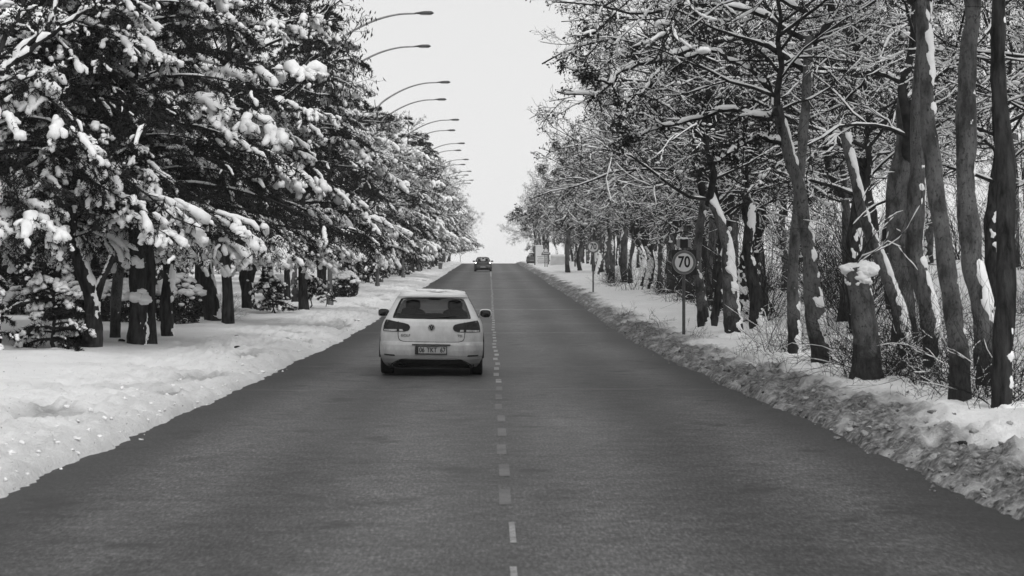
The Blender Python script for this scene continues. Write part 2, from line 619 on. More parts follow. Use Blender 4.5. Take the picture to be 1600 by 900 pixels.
def ground_z(x, y, detail=True):
    x = np.asarray(x, float); y = np.asarray(y, float)
    x, y = np.broadcast_arrays(x, y)
    zr = road_z(y)
    dr = x - edge_r(y)
    dl = -x - edge_l(y)
    bx = [-9, 0, 0.10, 0.35, 0.8, 1.4, 2.2, 4.0, 7.0, 30]
    hr = np.interp(dr, bx, [-0.10, -0.05, 0.07, 0.15, 0.24, 0.30, 0.33, 0.40, 0.48, 0.6])
    hl = np.interp(dl, bx, [-0.10, -0.05, 0.07, 0.14, 0.22, 0.27, 0.30, 0.36, 0.42, 0.5])
    z = np.where(x > 0, hr, hl)
    z = z + np.where(x > 0, 4.6 * sstep(8.5, 34, x), 1.2 * sstep(14, 60, -x))
    z = z + 5.0 * sstep(60, 400, np.abs(x))
    d = np.where(x > 0, dr, dl)
    on = sstep(0.0, 0.25, d)
    z = z + on * (0.05 * noise(x * 0.8, y * 0.35) + 0.03 * noise(x * 2.1, y * 1.3))
    if detail:
        near = np.clip(1.25 - y / 160.0, 0.25, 1)
        lump = np.where(x > 0, 1.15 - 1.0 * sstep(0.8, 1.7, d), 0.85 - 0.55 * sstep(1.4, 2.8, d)) * on
        a = fbm(x * 3.1, y * 2.2, 3) * 0.055 + np.abs(noise(x * 8.0, y * 6.0)) * 0.075 + np.abs(noise(x * 17, y * 12)) * 0.035 - 0.03
        a2 = fbm(x * 2.5, y * 1.4, 3) * 0.022 + (noise(x * 9, y * 5) * 0.024 + np.abs(noise(x * 19, y * 11)) * 0.018) * np.where(x > 0, 0.4, 1 - 0.75 * sstep(2.2, 4.0, d))
        z = z + near * (lump * a + on * a2)
        # ploughed-up hollows on the left verge
        hol = sstep(0.42, 0.7, noise(x * 1.3 + 40, y * 0.45 + 7)) * sstep(0.25, 0.5, d) * (1 - sstep(1.2, 1.8, d))
        z = z - np.where(x > 0, 0.03, 0.07) * hol
    return z + zr


def ground_obj():
    xl = np.concatenate([-np.geomspace(1600, 14, 26), np.linspace(-13, -7, 26), np.arange(-6.6, -3.35, 0.04), np.linspace(-3.2, 3.2, 6),
                         np.arange(3.35, 6.2, 0.034), np.linspace(6.6, 14, 36), np.geomspace(15, 1600, 28)])
    ys = [-40, -20, -5, 2, 5]
    y = 7.0
    while y < 330:
        ys.append(y)
        y += max(0.036, 0.0058 * y)
    ys += list(np.geomspace(333, 3000, 30))
    ys = np.array(ys)
    X, Y = np.meshgrid(xl, ys)
    Z = ground_z(X, Y)
    nx, ny = len(xl), len(ys)
    V = np.stack([X, Y, Z], -1).reshape(-1, 3)
    i = (np.arange(ny - 1)[:, None] * nx + np.arange(nx - 1)[None]).ravel()
    F = np.stack([i, i + 1, i + nx + 1, i + nx], 1)
    o = MB().add(V, F).build('ground', M['ground'])
    tag(o, kind='structure')
    dr = X - edge_r(Y); dl = -X - edge_l(Y)
    n1 = fbm(X * 1.6, Y * 0.7, 4); n2 = fbm(X * 5, Y * 3, 3)
    dr_m = np.where(X > 0, (1 - sstep(0.45, 1.35, dr + 0.30 * n1)) * 1.25, 0)
    dl_m = np.where(X < 0, 0.26 * (1 - sstep(0.05, 0.9, dl + 0.3 * n1)) + 0.16 * sstep(0.1, 0.9, n1) * (1 - sstep(2, 4, dl)), 0)
    hol = sstep(0.42, 0.7, noise(X * 1.3 + 40, Y * 0.45 + 7)) * sstep(0.25, 0.5, dl) * (1 - sstep(1.2, 1.8, dl)) * (X < 0)
    dirt = np.clip(dr_m * (0.85 + 0.35 * n2) + dl_m + 0.5 * hol, 0, 1).astype(np.float32).ravel()
    at = o.data.attributes.new('dirt', 'FLOAT', 'POINT')
    at.data.foreach_set('value', dirt)
    return o


GROUND = ground_obj()


def road_obj():
    xs = np.linspace(-4.6, 4.9, 20)
    ys = np.concatenate([np.linspace(-40, 40, 20), np.linspace(44, 430, 160)])
    X, Y = np.meshgrid(xs, ys)
    Z = road_z(Y)
    nx = len(xs)
    V = np.stack([X, Y, Z], -1).reshape(-1, 3)
    i = (np.arange(len(ys) - 1)[:, None] * nx + np.arange(nx - 1)[None]).ravel()
    F = np.stack([i, i + 1, i + nx + 1, i + nx], 1)
    o = MB().add(V, F).build('road', M['asphalt'])
    tag(o, kind='structure')
    # worn centre dashes, each a part of the road
    me_cache = {}
    y0 = 3111 * 1.74 / (849 - 430)
    for n in range(-1, 74):
        ya = y0 + n * 2.16 - 0.02 * n
        yb = ya + 1.08
        w = 0.046
        off = 0.13 + 0.03 * noise(np.array([ya * 0.7]), np.array([2.2]))[0]
        if n in (-1, 0):      # half worn away: only the right-hand sliver is left
            xa, xb = off + 0.005, off + w
        else:
            xa, xb = off - w, off + w
        K = 4
        yk = np.linspace(ya, yb, K)
        zk = road_z(yk) + 0.004
        Vd = []
        for a, b in zip(yk, zk):
            Vd += [(xa, a, b), (xb, a, b)]
        Fd = [[2 * i, 2 * i + 1, 2 * i + 3, 2 * i + 2] for i in range(K - 1)]
        MB().add(Vd, Fd).build('lane_dash', M['paint_faint' if 0 < n < 9 else 'paint'], o, smooth=False)
    # the unbroken line farther on
    yk = np.linspace(y0 + 73 * 2.14, 300, 60)
    Vd = []
    for a in yk:
        b = road_z(a) + 0.004
        Vd += [(0.05, a, b), (0.18, a, b)]
    MB().add(Vd, [[2 * i, 2 * i + 1, 2 * i + 3, 2 * i + 2] for i in range(len(yk) - 1)]).build('lane_line', M['paint'], o, smooth=False)
    return o


ROAD = road_obj()


def clods():
    rng = np.random.default_rng(31)
    for side, n, name, mat, lab in ((1, 1000, 'slush_clods', M['ground'], 'loose grey slush clods along the right road edge'),
                                    (-1, 420, 'snow_clods', M['snow'], 'loose white snow clods along the left road edge')):
        y = 8 * (90 / 8.0) ** rng.uniform(0, 1, n)
        d = np.abs(rng.normal(0.25, 0.35, n)) + 0.03
        d = np.where(rng.uniform(size=n) < 0.05, -np.abs(rng.normal(0, 0.05, n)), d)
        x = np.where(side > 0, edge_r(y) + d, -(edge_l(y) + d))
        r = rng.lognormal(-4.3 if side > 0 else -4.25, 0.45, n) * np.where(d < 0, 0.6, 1)
        z = np.maximum(ground_z(x, y), road_z(y)) + r * 0.35
        R3 = np.stack([r * rng.uniform(.8, 1.5, n), r * rng.uniform(.8, 1.5, n), r * rng.uniform(.55, .95, n)], 1)
        V, F = blobs(np.stack([x, y, z], 1), R3, 1, rng, 0.9)
        o = MB().add(V, F).build(name, mat)
        if side > 0:
            at = o.data.attributes.new('dirt', 'FLOAT', 'POINT')
            at.data.foreach_set('value', np.repeat(rng.uniform(0.6, 1.0, n), len(ICO[1][0])).astype(np.float32))
        tag(o, lab, 'snow', kind='stuff')


clods()

# ------------------------------------------------------------------ trees
def px_pt(px, py, Y):
    """photo pixel (1600 px frame) at depth Y -> a point of the place"""
    return np.array([(px - VPX) * Y / F_PX, Y, EYE - (py - VPY) * Y / F_PX])


def grow(rng, P, R, Mc, tr, ang, ln, K, bias, wander, r_ratio, rmin, keep=None, lmin=0.05):
    N, Kp, _ = P.shape
    idx = np.repeat(np.arange(N), Mc)
    t = rng.uniform(tr[0], tr[1], len(idx))
    s = t * (Kp - 1)
    i = np.minimum(s.astype(int), Kp - 2)
    f = (s - i)[:, None]
    start = P[idx, i] * (1 - f) + P[idx, i + 1] * f
    T = nrm(P[idx, i + 1] - P[idx, i])
    r0 = (R[idx, i] * (1 - f[:, 0]) + R[idx, i + 1] * f[:, 0]) * r_ratio
    q = rng.normal(size=T.shape)
    q = nrm(q - (q * T).sum(1, keepdims=True) * T)
    a = rng.uniform(ang[0], ang[1], len(idx))[:, None]
    d = nrm(np.cos(a) * T + np.sin(a) * q + np.asarray(bias))
    plen = np.linalg.norm(np.diff(P, axis=1), axis=2).sum(1)[idx]
    L = np.maximum(plen * rng.uniform(ln[0], ln[1], len(idx)) * (1.12 - 0.6 * t), lmin)
    pts = [start]
    for k in range(K - 1):
        d = nrm(d + wander * rng.normal(size=d.shape) + np.asarray(bias) * 0.35)
        pts.append(pts[-1] + d * (L / (K - 1))[:, None])
    P2 = np.stack(pts, 1)
    sk = np.linspace(0, 1, K)
    R2 = np.maximum(r0[:, None] * (1 - 0.72 * sk), rmin)
    if keep is not None:
        m = keep(P2)
        P2, R2 = P2[m], R2[m]
    return P2, R2


def snow_on(P, R, rng, k=0.85, base=0.016, rmax=0.07, prob=1.0, S=6, max_slope=0.72):
    """rounded ridges of snow lying along the tops of branches"""
    d = nrm(P[:, -1] - P[:, 0])
    m = (np.abs(d[:, 2]) < max_slope) & (rng.uniform(size=len(P)) < prob)
    P, R = P[m], R[m]
    if len(P) == 0:
        return np.zeros((0, 3)), np.zeros((0, 4), int)
    N, K, _ = P.shape
    K2 = K * 2 - 1
    Pi = np.empty((N, K2, 3)); Ri = np.empty((N, K2))
    Pi[:, ::2], Ri[:, ::2] = P, R
    Pi[:, 1::2] = (P[:, 1:] + P[:, :-1]) / 2
    Ri[:, 1::2] = (R[:, 1:] + R[:, :-1]) / 2
    rs = np.clip(Ri * k + base, 0.008, rmax) * rng.uniform(0.55, 1.30, (N, K2))
    gaps = rng.uniform(size=(N, K2)) < 0.16
    rs = np.where(gaps, Ri * 0.5, rs)
    rs[:, 0] *= 0.2
    rs[:, -1] = 0.002
    off = Ri * 0.55 + rs * 0.5
    off = np.where(gaps, 0, off)
    C = Pi.copy()
    C[..., 2] += off
    return tubes(C, rs, S, 0.08, rng)


def leaf_cards(C, size, rng, droop=0.6, aspect=0.5):
    """small folded leaves: two triangles each"""
    n = len(C)
    d = nrm(rng.normal(size=(n, 3)) * np.array([1, 1, 0.7]) - np.array([0, 0, droop]))
    q = rng.normal(size=(n, 3))
    q = nrm(q - (q * d).sum(1, keepdims=True) * d)
    s = size * rng.uniform(0.6, 1.4, (n, 1))
    nn = np.cross(d, q)
    a = C
    b = C + d * s * 0.5 + q * s * aspect * 0.5 + nn * s * 0.12
    c = C + d * s
    e = C + d * s * 0.5 - q * s * aspect * 0.5 + nn * s * 0.12
    V = np.stack([a, b, c, e], 1).reshape(-1, 3)
    i = np.arange(n)[:, None] * 4
    F = np.concatenate([i + np.array([[0, 1, 2]]), i + np.array([[0, 2, 3]])])
    return V, F


def needle_tufts(P, per, length, width, rng, t0=0.1, droop=0.15):
    """thin needle triangles sprouting along the branchlets P (N,K,3)"""
    N, K, _ = P.shape
    idx = np.repeat(np.arange(N), per)
    t = rng.uniform(t0, 1.0, len(idx)) * (K - 1)
    i = np.minimum(t.astype(int), K - 2)
    f = (t - i)[:, None]
    C = P[idx, i] * (1 - f) + P[idx, i + 1] * f
    T = nrm(P[idx, i + 1] - P[idx, i])
    q = rng.normal(size=T.shape)
    q = nrm(q - (q * T).sum(1, keepdims=True) * T)
    d = nrm(T * rng.uniform(0.2, 1.0, (len(idx), 1)) + q - np.array([0, 0, droop]))
    w = nrm(np.cross(d, rng.normal(size=d.shape)))
    L = length * rng.uniform(0.6, 1.35, (len(idx), 1))
    V = np.stack([C - w * width, C + w * width, C + d * L], 1).reshape(-1, 3)
    F = np.arange(len(idx) * 3).reshape(-1, 3)
    return V, F


def snow_fingers(P, r0, rng, S=7, lift=0.45, Kn=8):
    """thick lumpy fingers of snow lying along drooping branchlets"""
    N = len(P)
    if N == 0:
        return np.zeros((0, 3)), np.zeros((0, 4), int)
    K0 = P.shape[1]
    t = np.linspace(0.10, 0.98, Kn) * (K0 - 1)
    i = np.minimum(t.astype(int), K0 - 2)
    f = (t - i)[None, :, None]
    C = P[:, i] * (1 - f) + P[:, i + 1] * f
    s = np.linspace(0, 1, Kn)
    prof = np.sqrt(np.clip(1 - np.abs(2 * s - 1.0) ** 3.0, 0, 1))
    prof[0], prof[-1] = 0.03, 0.03
    low = rng.uniform(0.6, 1.3, (N, (Kn + 1) // 2 + 1))
    lowi = np.repeat(low, 2, 1)[:, :Kn] * 0.5 + np.repeat(low, 2, 1)[:, 1:Kn + 1] * 0.5
    R = r0[:, None] * prof[None] * lowi * (0.75 + 0.4 * s)[None]
    C = C + rng.normal(size=C.shape) * (r0[:, None, None] * 0.22)
    C[..., 2] += R * lift - (s[None] ** 2) * r0[:, None] * 0.8
    C[:, 0] = C[:, 1] - (C[:, 1] - C[:, 0]) * 0.35
    C[:, -1] = C[:, -2] + (C[:, -1] - C[:, -2]) * 0.30
    V, F = tubes(C, R, S, 0.0, rng)
    n = noise(V[:, 0] * 9, V[:, 1] * 9, V[:, 2] * 9)
    T = np.repeat(C.reshape(-1, 3), S, 0)
    V = T + (V - T) * (1 + 0.24 * n)[:, None]
    # a flatter underside
    dz = V[:, 2] - T[:, 2]
    V[:, 2] = np.where(dz < 0, T[:, 2] + dz * 0.55, V[:, 2])
    return V, F


def cedar_meshes(name, H, z0, Rmax, seed, nb=78, nbl=14, nsp=5, needles=18, scale=1.0, snow=1.0, trunk_r=0.155, heavy=1.0):
    rng = np.random.default_rng(seed)
    K = 9
    zt = np.linspace(-0.3, H, 12)
    tx = 0.12 * np.cumsum(rng.normal(size=12)) * 0.5
    ty = 0.12 * np.cumsum(rng.normal(size=12)) * 0.5
    TP = np.stack([tx - tx[0], ty - ty[0], zt], 1)
    TR = trunk_r * (1 - 0.88 * np.linspace(0, 1, 12)) * (1 + 0.35 * np.exp(-np.linspace(0, 1, 12) * 14))
    wood = MB()
    V, F = tubes(TP[None], TR[None], 12, 0.05, rng)
    trunk = MB().add(V, F)
    # boughs
    u = np.sort(rng.uniform(0, 1, nb)) ** 1.15
    zb = z0 + (H - 0.5 * scale - z0) * u
    az = np.arange(nb) * 2.39996 + rng.uniform(-0.5, 0.5, nb)
    Lb = (Rmax * (1 - u) ** 0.62 + 0.35 * scale) * rng.uniform(0.68, 1.12, nb)
    s = np.linspace(0, 1, K)[None]
    e0 = rng.uniform(0.05, 0.38, nb)[:, None] + 0.35 * u[:, None]
    dr = rng.uniform(0.30, 0.62, nb)[:, None]
    r = s * Lb[:, None] * 0.95
    z = zb[:, None] + Lb[:, None] * (e0 * s - dr * s * s)
    lo = z0 - 0.15 * scale + 0.25 * scale * rng.uniform(-1, 1, (nb, 1))
    z = np.where(z < lo, lo - (lo - z) * 0.22, z)
    wob = np.cumsum(rng.normal(size=(nb, K)) * 0.035, 1)
    a = az[:, None] + wob
    bx = np.interp(zb, zt, TP[:, 0])[:, None]; by = np.interp(zb, zt, TP[:, 1])[:, None]
    BP = np.stack([bx + r * np.cos(a), by + r * np.sin(a), z], -1)
    BR = np.maximum(0.05 * scale * (Lb / Rmax)[:, None] * (1 - 0.85 * s), 0.006)
    V, F = tubes(BP, BR, 6); wood.add(V, F)
    # branchlets: mostly in the bough's own plane, drooping at the tip
    def side(Pp, M_, tr, ln, Kc, droop, spread, flat):
        N_ = len(Pp); Kp = Pp.shape[1]
        idx = np.repeat(np.arange(N_), M_)
        t = rng.uniform(tr[0], tr[1], len(idx))
        i = np.minimum((t * (Kp - 1)).astype(int), Kp - 2)
        f = (t * (Kp - 1) - i)[:, None]
        st = Pp[idx, i] * (1 - f) + Pp[idx, i + 1] * f
        T = nrm(Pp[idx, i + 1] - Pp[idx, i])
        hx = nrm(np.cross(T, np.array([[0, 0, 1.0]])))
        sg = np.where(rng.uniform(size=len(idx)) < 0.5, -1, 1)[:, None]
        an = rng.uniform(*spread, len(idx))[:, None]
        d = nrm(np.cos(an) * T + np.sin(an) * hx * sg + flat * rng.normal(size=T.shape))
        pl = np.linalg.norm(np.diff(Pp, axis=1), axis=2).sum(1)[idx]
        L = np.maximum(pl * rng.uniform(*ln, len(idx)) * (1.22 - 0.66 * t), 0.12 * scale)
        pts = [st]
        for k in range(Kc - 1):
            d = nrm(d + 0.07 * rng.normal(size=d.shape) - np.array([0, 0, droop]))
            pts.append(pts[-1] + d * (L / (Kc - 1))[:, None])
        return np.stack(pts, 1), L, t, idx
    LP, LL, Lt, Li = side(BP, nbl, (0.22, 1.0), (0.22, 0.42), 6, 0.13, (0.45, 1.15), 0.12)
    LR = np.maximum(0.012 * scale * (1 - 0.7 * np.linspace(0, 1, 6))[None] * np.ones((len(LP), 1)), 0.003)
    V, F = tubes(LP, LR, 3); wood.add(V, F)
    SP, SL, St, Si = side(LP, nsp, (0.15, 1.0), (0.28, 0.55), 5, 0.16, (0.4, 1.0), 0.22)
    crown = MB()
    V, F = needle_tufts(SP, needles, 0.095 * scale ** 0.5, 0.0105 * scale ** 0.5, rng); crown.add(V, F)
    V, F = needle_tufts(LP, int(needles * 1.5), 0.11 * scale ** 0.5, 0.012 * scale ** 0.5, rng); crown.add(V, F)
    V, F = needle_tufts(BP, needles * 5, 0.16 * scale ** 0.5, 0.015 * scale ** 0.5, rng); crown.add(V, F)
    # snow: thick on the outer, upper sprays, thin within the crown
    sn = MB()
    rad = np.hypot(LP[:, -1, 0], LP[:, -1, 1]) / np.maximum(Rmax * (1 - np.clip((LP[:, -1, 2] - z0) / (H - z0), 0, 0.97)) ** 0.62, 0.3 * scale)
    bl = rng.beta(0.5, 0.6, nb)
    bough_load = np.clip(bl[Li] * 0.8 + 0.3 * (0.5 + 0.5 * noise(LP[:, 3, 0] / (1.1 * scale), LP[:, 3, 1] / (1.1 * scale), LP[:, 3, 2] / (1.1 * scale))), 0.05, 1)
    p = 0.9 * snow * (0.05 + 0.95 * sstep(0.44, 0.66, bough_load)) * np.clip(0.12 + 0.95 * np.clip(rad, 0, 1.1) ** 1.8, 0, 1)
    ml = rng.uniform(size=len(LP)) < p
    r0 = np.clip(0.035 + 0.12 * (0.35 + 0.65 * rng.uniform(size=len(LP))) * bough_load ** 1.2, 0.035, 0.16) * scale ** 0.7 * heavy
    V, F = snow_fingers(LP[ml], r0[ml], rng, 8, 0.45, 9); sn.add(V, F)
    ms = rng.uniform(size=len(SP)) < p[Si] * 0.70
    r1 = np.clip(0.022 + 0.075 * (0.3 + 0.7 * rng.uniform(size=len(SP))) * bough_load[Si] ** 1.2, 0.022, 0.095) * scale ** 0.7 * heavy
    V, F = snow_fingers(SP[ms], r1[ms], rng, 6, 0.45, 6); sn.add(V, F)
    V, F = snow_on(BP[:, :6], BR[:, :6], rng, 0.7, 0.012 * scale, 0.05, 0.5); sn.add(V, F)
    return dict(trunk=trunk.mesh(name + '_trunk', M['bark_dark']), boughs=wood.mesh(name + '_boughs', M['bark_dark']),
                crown=crown.mesh(name + '_needles', M['needle'], False), snow=sn.mesh(name + '_snow', M['branch_snow']))


def place_cedar(ms, x, y, rz, sc, name, label, group, trunk=True, sink=0.05, tilt=0.0):
    root = empty(name, (x, y, float(ground_z(np.array([x]), np.array([y]), False)[0]) - sink), rz)
    root.scale = (sc, sc, sc)
    root.rotation_euler = (tilt, 0, rz)
    tag(root, label, 'tree', group)
    if trunk:
        attach('trunk', ms['trunk'], root)
    attach('branches', ms['boughs'], root, kind='stuff')
    cr = attach('crown', ms['crown'], root, kind='stuff')
    attach('snow', ms['snow'], cr, kind='stuff')
    return root


def broadleaf_meshes(name, seed, zc=3.6, H=10.5, spread=1.0, limbs=9, leaves=5000, leaf_size=0.055, leafmat='leaf_dead', snow=1.0, fine=3, dense=1.0, blob=0, catkin=False, sides=0.0):
    """crown above a trunk whose top is the origin's axis at height zc: leader, limbs, branches, twigs"""
    rng = np.random.default_rng(seed)
    wood, sn = MB(), MB()
    K = 9
    lead = np.stack([np.cumsum(rng.normal(size=K)) * 0.12, np.cumsum(rng.normal(size=K)) * 0.12, np.linspace(zc - 0.3, H * 0.86, K)], 1)
    lead[0, :2] = 0
    P0 = lead[None]; R0 = np.linspace(0.10, 0.02, K)[None]
    V, F = tubes(P0, R0, 9, 0.04, rng); wood.add(V, F)
    az = np.arange(limbs) * 2.4 + rng.uniform(-0.5, 0.5, limbs)
    t = np.linspace(0.02, 0.85, limbs)
    el = rng.uniform(0.12, 0.62, limbs) + 0.45 * t
    L = (H - zc) * spread * rng.uniform(0.55, 0.85, limbs) * (1 - 0.42 * t)
    st = np.stack([np.interp(t, np.linspace(0, 1, K), lead[:, i]) for i in range(3)], 1)
    d = np.stack([np.cos(az) * np.cos(el), np.sin(az) * np.cos(el), np.sin(el)], 1)
    pts = [st]
    for k in range(K - 1):
        d = nrm(d + 0.17 * rng.normal(size=d.shape) + np.array([0, 0, 0.02 - 0.06 * k / K]))
        pts.append(pts[-1] + d * (L / (K - 1))[:, None])
    P1 = np.stack(pts, 1)
    R1 = np.maximum(rng.uniform(0.032, 0.056, limbs)[:, None] * (1 - 0.78 * np.linspace(0, 1, K))[None], 0.012)
    V, F = tubes(P1, R1, 7, 0.04, rng); wood.add(V, F)
    Pa = np.concatenate([P0, P1]); Ra = np.concatenate([R0, R1])
    P2, R2 = grow(rng, Pa, Ra, int(8 * dense), (0.2, 1.0), (0.4, 1.0), (0.32, 0.58), 7, (0, 0, 0.04), 0.17, 0.6, 0.009)
    V, F = tubes(P2, R2, 5); wood.add(V, F)
    P3, R3 = grow(rng, P2, R2, int(6 * dense), (0.15, 1.0), (0.4, 1.1), (0.34, 0.62), 6, (0, 0, 0.03), 0.2, 0.62, 0.0055)
    V, F = tubes(P3, R3, 4); wood.add(V, F)
    P4, R4 = grow(rng, P3, R3, fine, (0.15, 1.0), (0.4, 1.1), (0.4, 0.75), 5, (0, 0, 0.02), 0.2, 0.7, 0.0042)
    V, F = tubes(P4, R4, 3); wood.add(V, F)
    P5, R5 = grow(rng, P4, R4, 3, (0.2, 1.0), (0.4, 1.1), (0.4, 0.8), 3, (0, 0, 0.0), 0.25, 0.8, 0.0034)
    V, F = tubes(P5, R5, 3); wood.add(V, F)
    for Px, Rx, kk, b, mx, pr, S in ((P1, R1, 0.6, 0.010, 0.055, 0.95, 7), (P2, R2, 0.75, 0.012, 0.042, 0.9, 6), (P3, R3, 0.9, 0.013, 0.032, 0.7, 5), (P4, R4, 0.9, 0.010, 0.024, 0.42, 4)):
        V, F = snow_on(Px, Rx, rng, kk, b * snow, mx, pr * min(1, snow), S); sn.add(V, F)
    lv = MB()
    tips = np.concatenate([P5[:, 1:].reshape(-1, 3), P4[:, 2:].reshape(-1, 3)])
    if leaves:
        C = tips[rng.integers(0, len(tips), leaves)] + rng.normal(size=(leaves, 3)) * leaf_size * 0.8
        V, F = leaf_cards(C, leaf_size, rng, 0.9 if not catkin else 2.5, 0.55 if not catkin else 0.3); lv.add(V, F)
    if blob:
        C = tips[rng.integers(0, len(tips), blob)]
        r = rng.uniform(0.025, 0.075, blob)
        V, F = blobs(C + np.array([0, 0, 0.03]), np.stack([r * 1.25, r * 1.25, r * 0.6], 1), 1, rng, 0.3); sn.add(V, F)
    out = dict(branches=wood.mesh(name + '_branches', M['twig']), snow=sn.mesh(name + '_snow', M['branch_snow']))
    if leaves:
        out['leaves'] = lv.mesh(name + '_leaves', M[leafmat], False)
    return out


def trunk_mesh(pts, rad, mat, rng, S=20, flare=0.25, snow_dir=(0.75, -0.35, 0.3), snow_amt=0.5, origin=(0, 0, 0), K=56):
    """bent trunk and the shell of wind-blown snow that clings to one side of it"""
    P = resample(np.asarray(pts, float), K) - np.asarray(origin)
    rr = np.interp(np.linspace(0, 1, K), np.linspace(0, 1, len(rad)), rad)
    s = np.linspace(0, 1, K)
    h = np.linalg.norm(P - P[0], axis=1)
    w1, w2 = rng.uniform(0, 90, 2)
    amp = np.clip(h / 0.6, 0, 1) * np.clip((h[-1] - h) / 0.6, 0, 1) * np.mean(rad)
    P = P + np.stack([noise(h * 0.9 + w1, 0 * h) * 0.22 + noise(h * 2.6 + w2, 0 * h) * 0.12, noise(h * 0.9 + w2, 0 * h + 5) * 0.25, 0 * h], 1) * amp[:, None]
    rr = rr * (1 + 0.12 * noise(h * 1.6 + w2, 0 * h + 3) + 0.07 * noise(h * 4.5 + w1, 0 * h + 3))
    rr = rr * (1 + flare * 1.5 * np.exp(-h / 0.22))
    T, A, B = frames(P[None])
    th = np.arange(S) / S * 2 * np.pi
    dirs = A[0][:, None] * np.cos(th)[None, :, None] + B[0][:, None] * np.sin(th)[None, :, None]
    o1, o2 = rng.uniform(0, 90, 2)
    bumpy = 0.10 * noise(np.cos(th)[None] * 1.6 + o1, h[:, None] * 2.2 + np.sin(th)[None] * 1.3 + o2) + 0.07 * noise(np.cos(th)[None] * 3 + o2, np.sin(th)[None] * 3, h[:, None] * 5 + o1) + 0.04 * noise(np.cos(th)[None] * 7 + o2, np.sin(th)[None] * 7, h[:, None] * 9 + o1)
    V = P[:, None] + dirs * (rr[:, None] * (1 + bumpy))[..., None]
    k = np.arange(K - 1)[:, None]; j = np.arange(S)[None]
    F = np.stack([k * S + j, k * S + (j + 1) % S, (k + 1) * S + (j + 1) % S, (k + 1) * S + j], -1).reshape(-1, 4)
    tm = MB().add(V.reshape(-1, 3), F)
    # snow shell
    S2, K2 = 30, 110
    P2 = resample(P, K2)
    r2 = np.interp(np.linspace(0, 1, K2), s, rr)
    T, A, B = frames(P2[None])
    th = np.arange(S2) / S2 * 2 * np.pi
    dirs = A[0][:, None] * np.cos(th)[None, :, None] + B[0][:, None] * np.sin(th)[None, :, None]
    sd = nrm(np.asarray(snow_dir, float))
    face = (dirs * sd).sum(-1)
    h2 = np.linspace(0, 1, K2)[:, None] * np.linalg.norm(np.diff(P, axis=0), axis=1).sum()
    lean = np.clip((dirs[..., 2] - 0.05) * 2.6, 0, 0.7)
    Q = P2[:, None] + dirs * r2[:, None, None]
    n = noise(Q[..., 0] * 3 + o1, Q[..., 1] * 3 + o2, Q[..., 2] * 1.5) * 0.55 + noise(Q[..., 0] * 9 + o1, Q[..., 1] * 9, Q[..., 2] * 7) * 0.55 + noise(Q[..., 0] * 20 + o1, Q[..., 1] * 20, Q[..., 2] * 18) * 0.28
    patch = noise(np.full_like(h2, o2) , h2 * 1.5 + o1)
    f = face * 0.95 - 1.43 + lean * 0.8 + snow_amt * 0.75 + 0.75 * patch + n * 1.15
    thick = np.where(f > 0, 0.032 * np.tanh(f * 3.0), np.maximum(f * 0.10, -0.06))
    V = P2[:, None] + dirs * (r2[:, None] * 1.0 + thick)[..., None]
    k = np.arange(K2 - 1)[:, None]; j = np.arange(S2)[None]
    F = np.stack([k * S2 + j, k * S2 + (j + 1) % S2, (k + 1) * S2 + (j + 1) % S2, (k + 1) * S2 + j], -1)
    keepf = (np.maximum.reduce([thick[:-1], thick[1:], np.roll(thick, -1, 1)[:-1], np.roll(thick, -1, 1)[1:]]) > -0.012)
    F = F[keepf]
    sm = MB().add(V.reshape(-1, 3), F.reshape(-1, 4))
    return tm, sm


# ---- right-hand row: crown variants shared by the trees
BL = [broadleaf_meshes('plane_a', 101, 3.4, 10.2, 1.05, 11, 5200, 0.058, 'leaf_dead', 0.85, 3, blob=120),
      broadleaf_meshes('plane_b', 102, 3.8, 11.0, 1.0, 11, 5200, 0.058, 'leaf_dead', 0.9, 3, blob=120),
      broadleaf_meshes('plane_c', 103, 3.2, 9.6, 1.15, 12, 4800, 0.058, 'leaf_dead', 0.95, 3, blob=120),
      broadleaf_meshes('evergreen', 104, 2.2, 8.4, 0.85, 10, 13000, 0.10, 'leaf_dark', 0.9, 2, blob=900)]
ANCH = [3.4, 3.8, 3.2, 2.2]
rngT = np.random.default_rng(55)


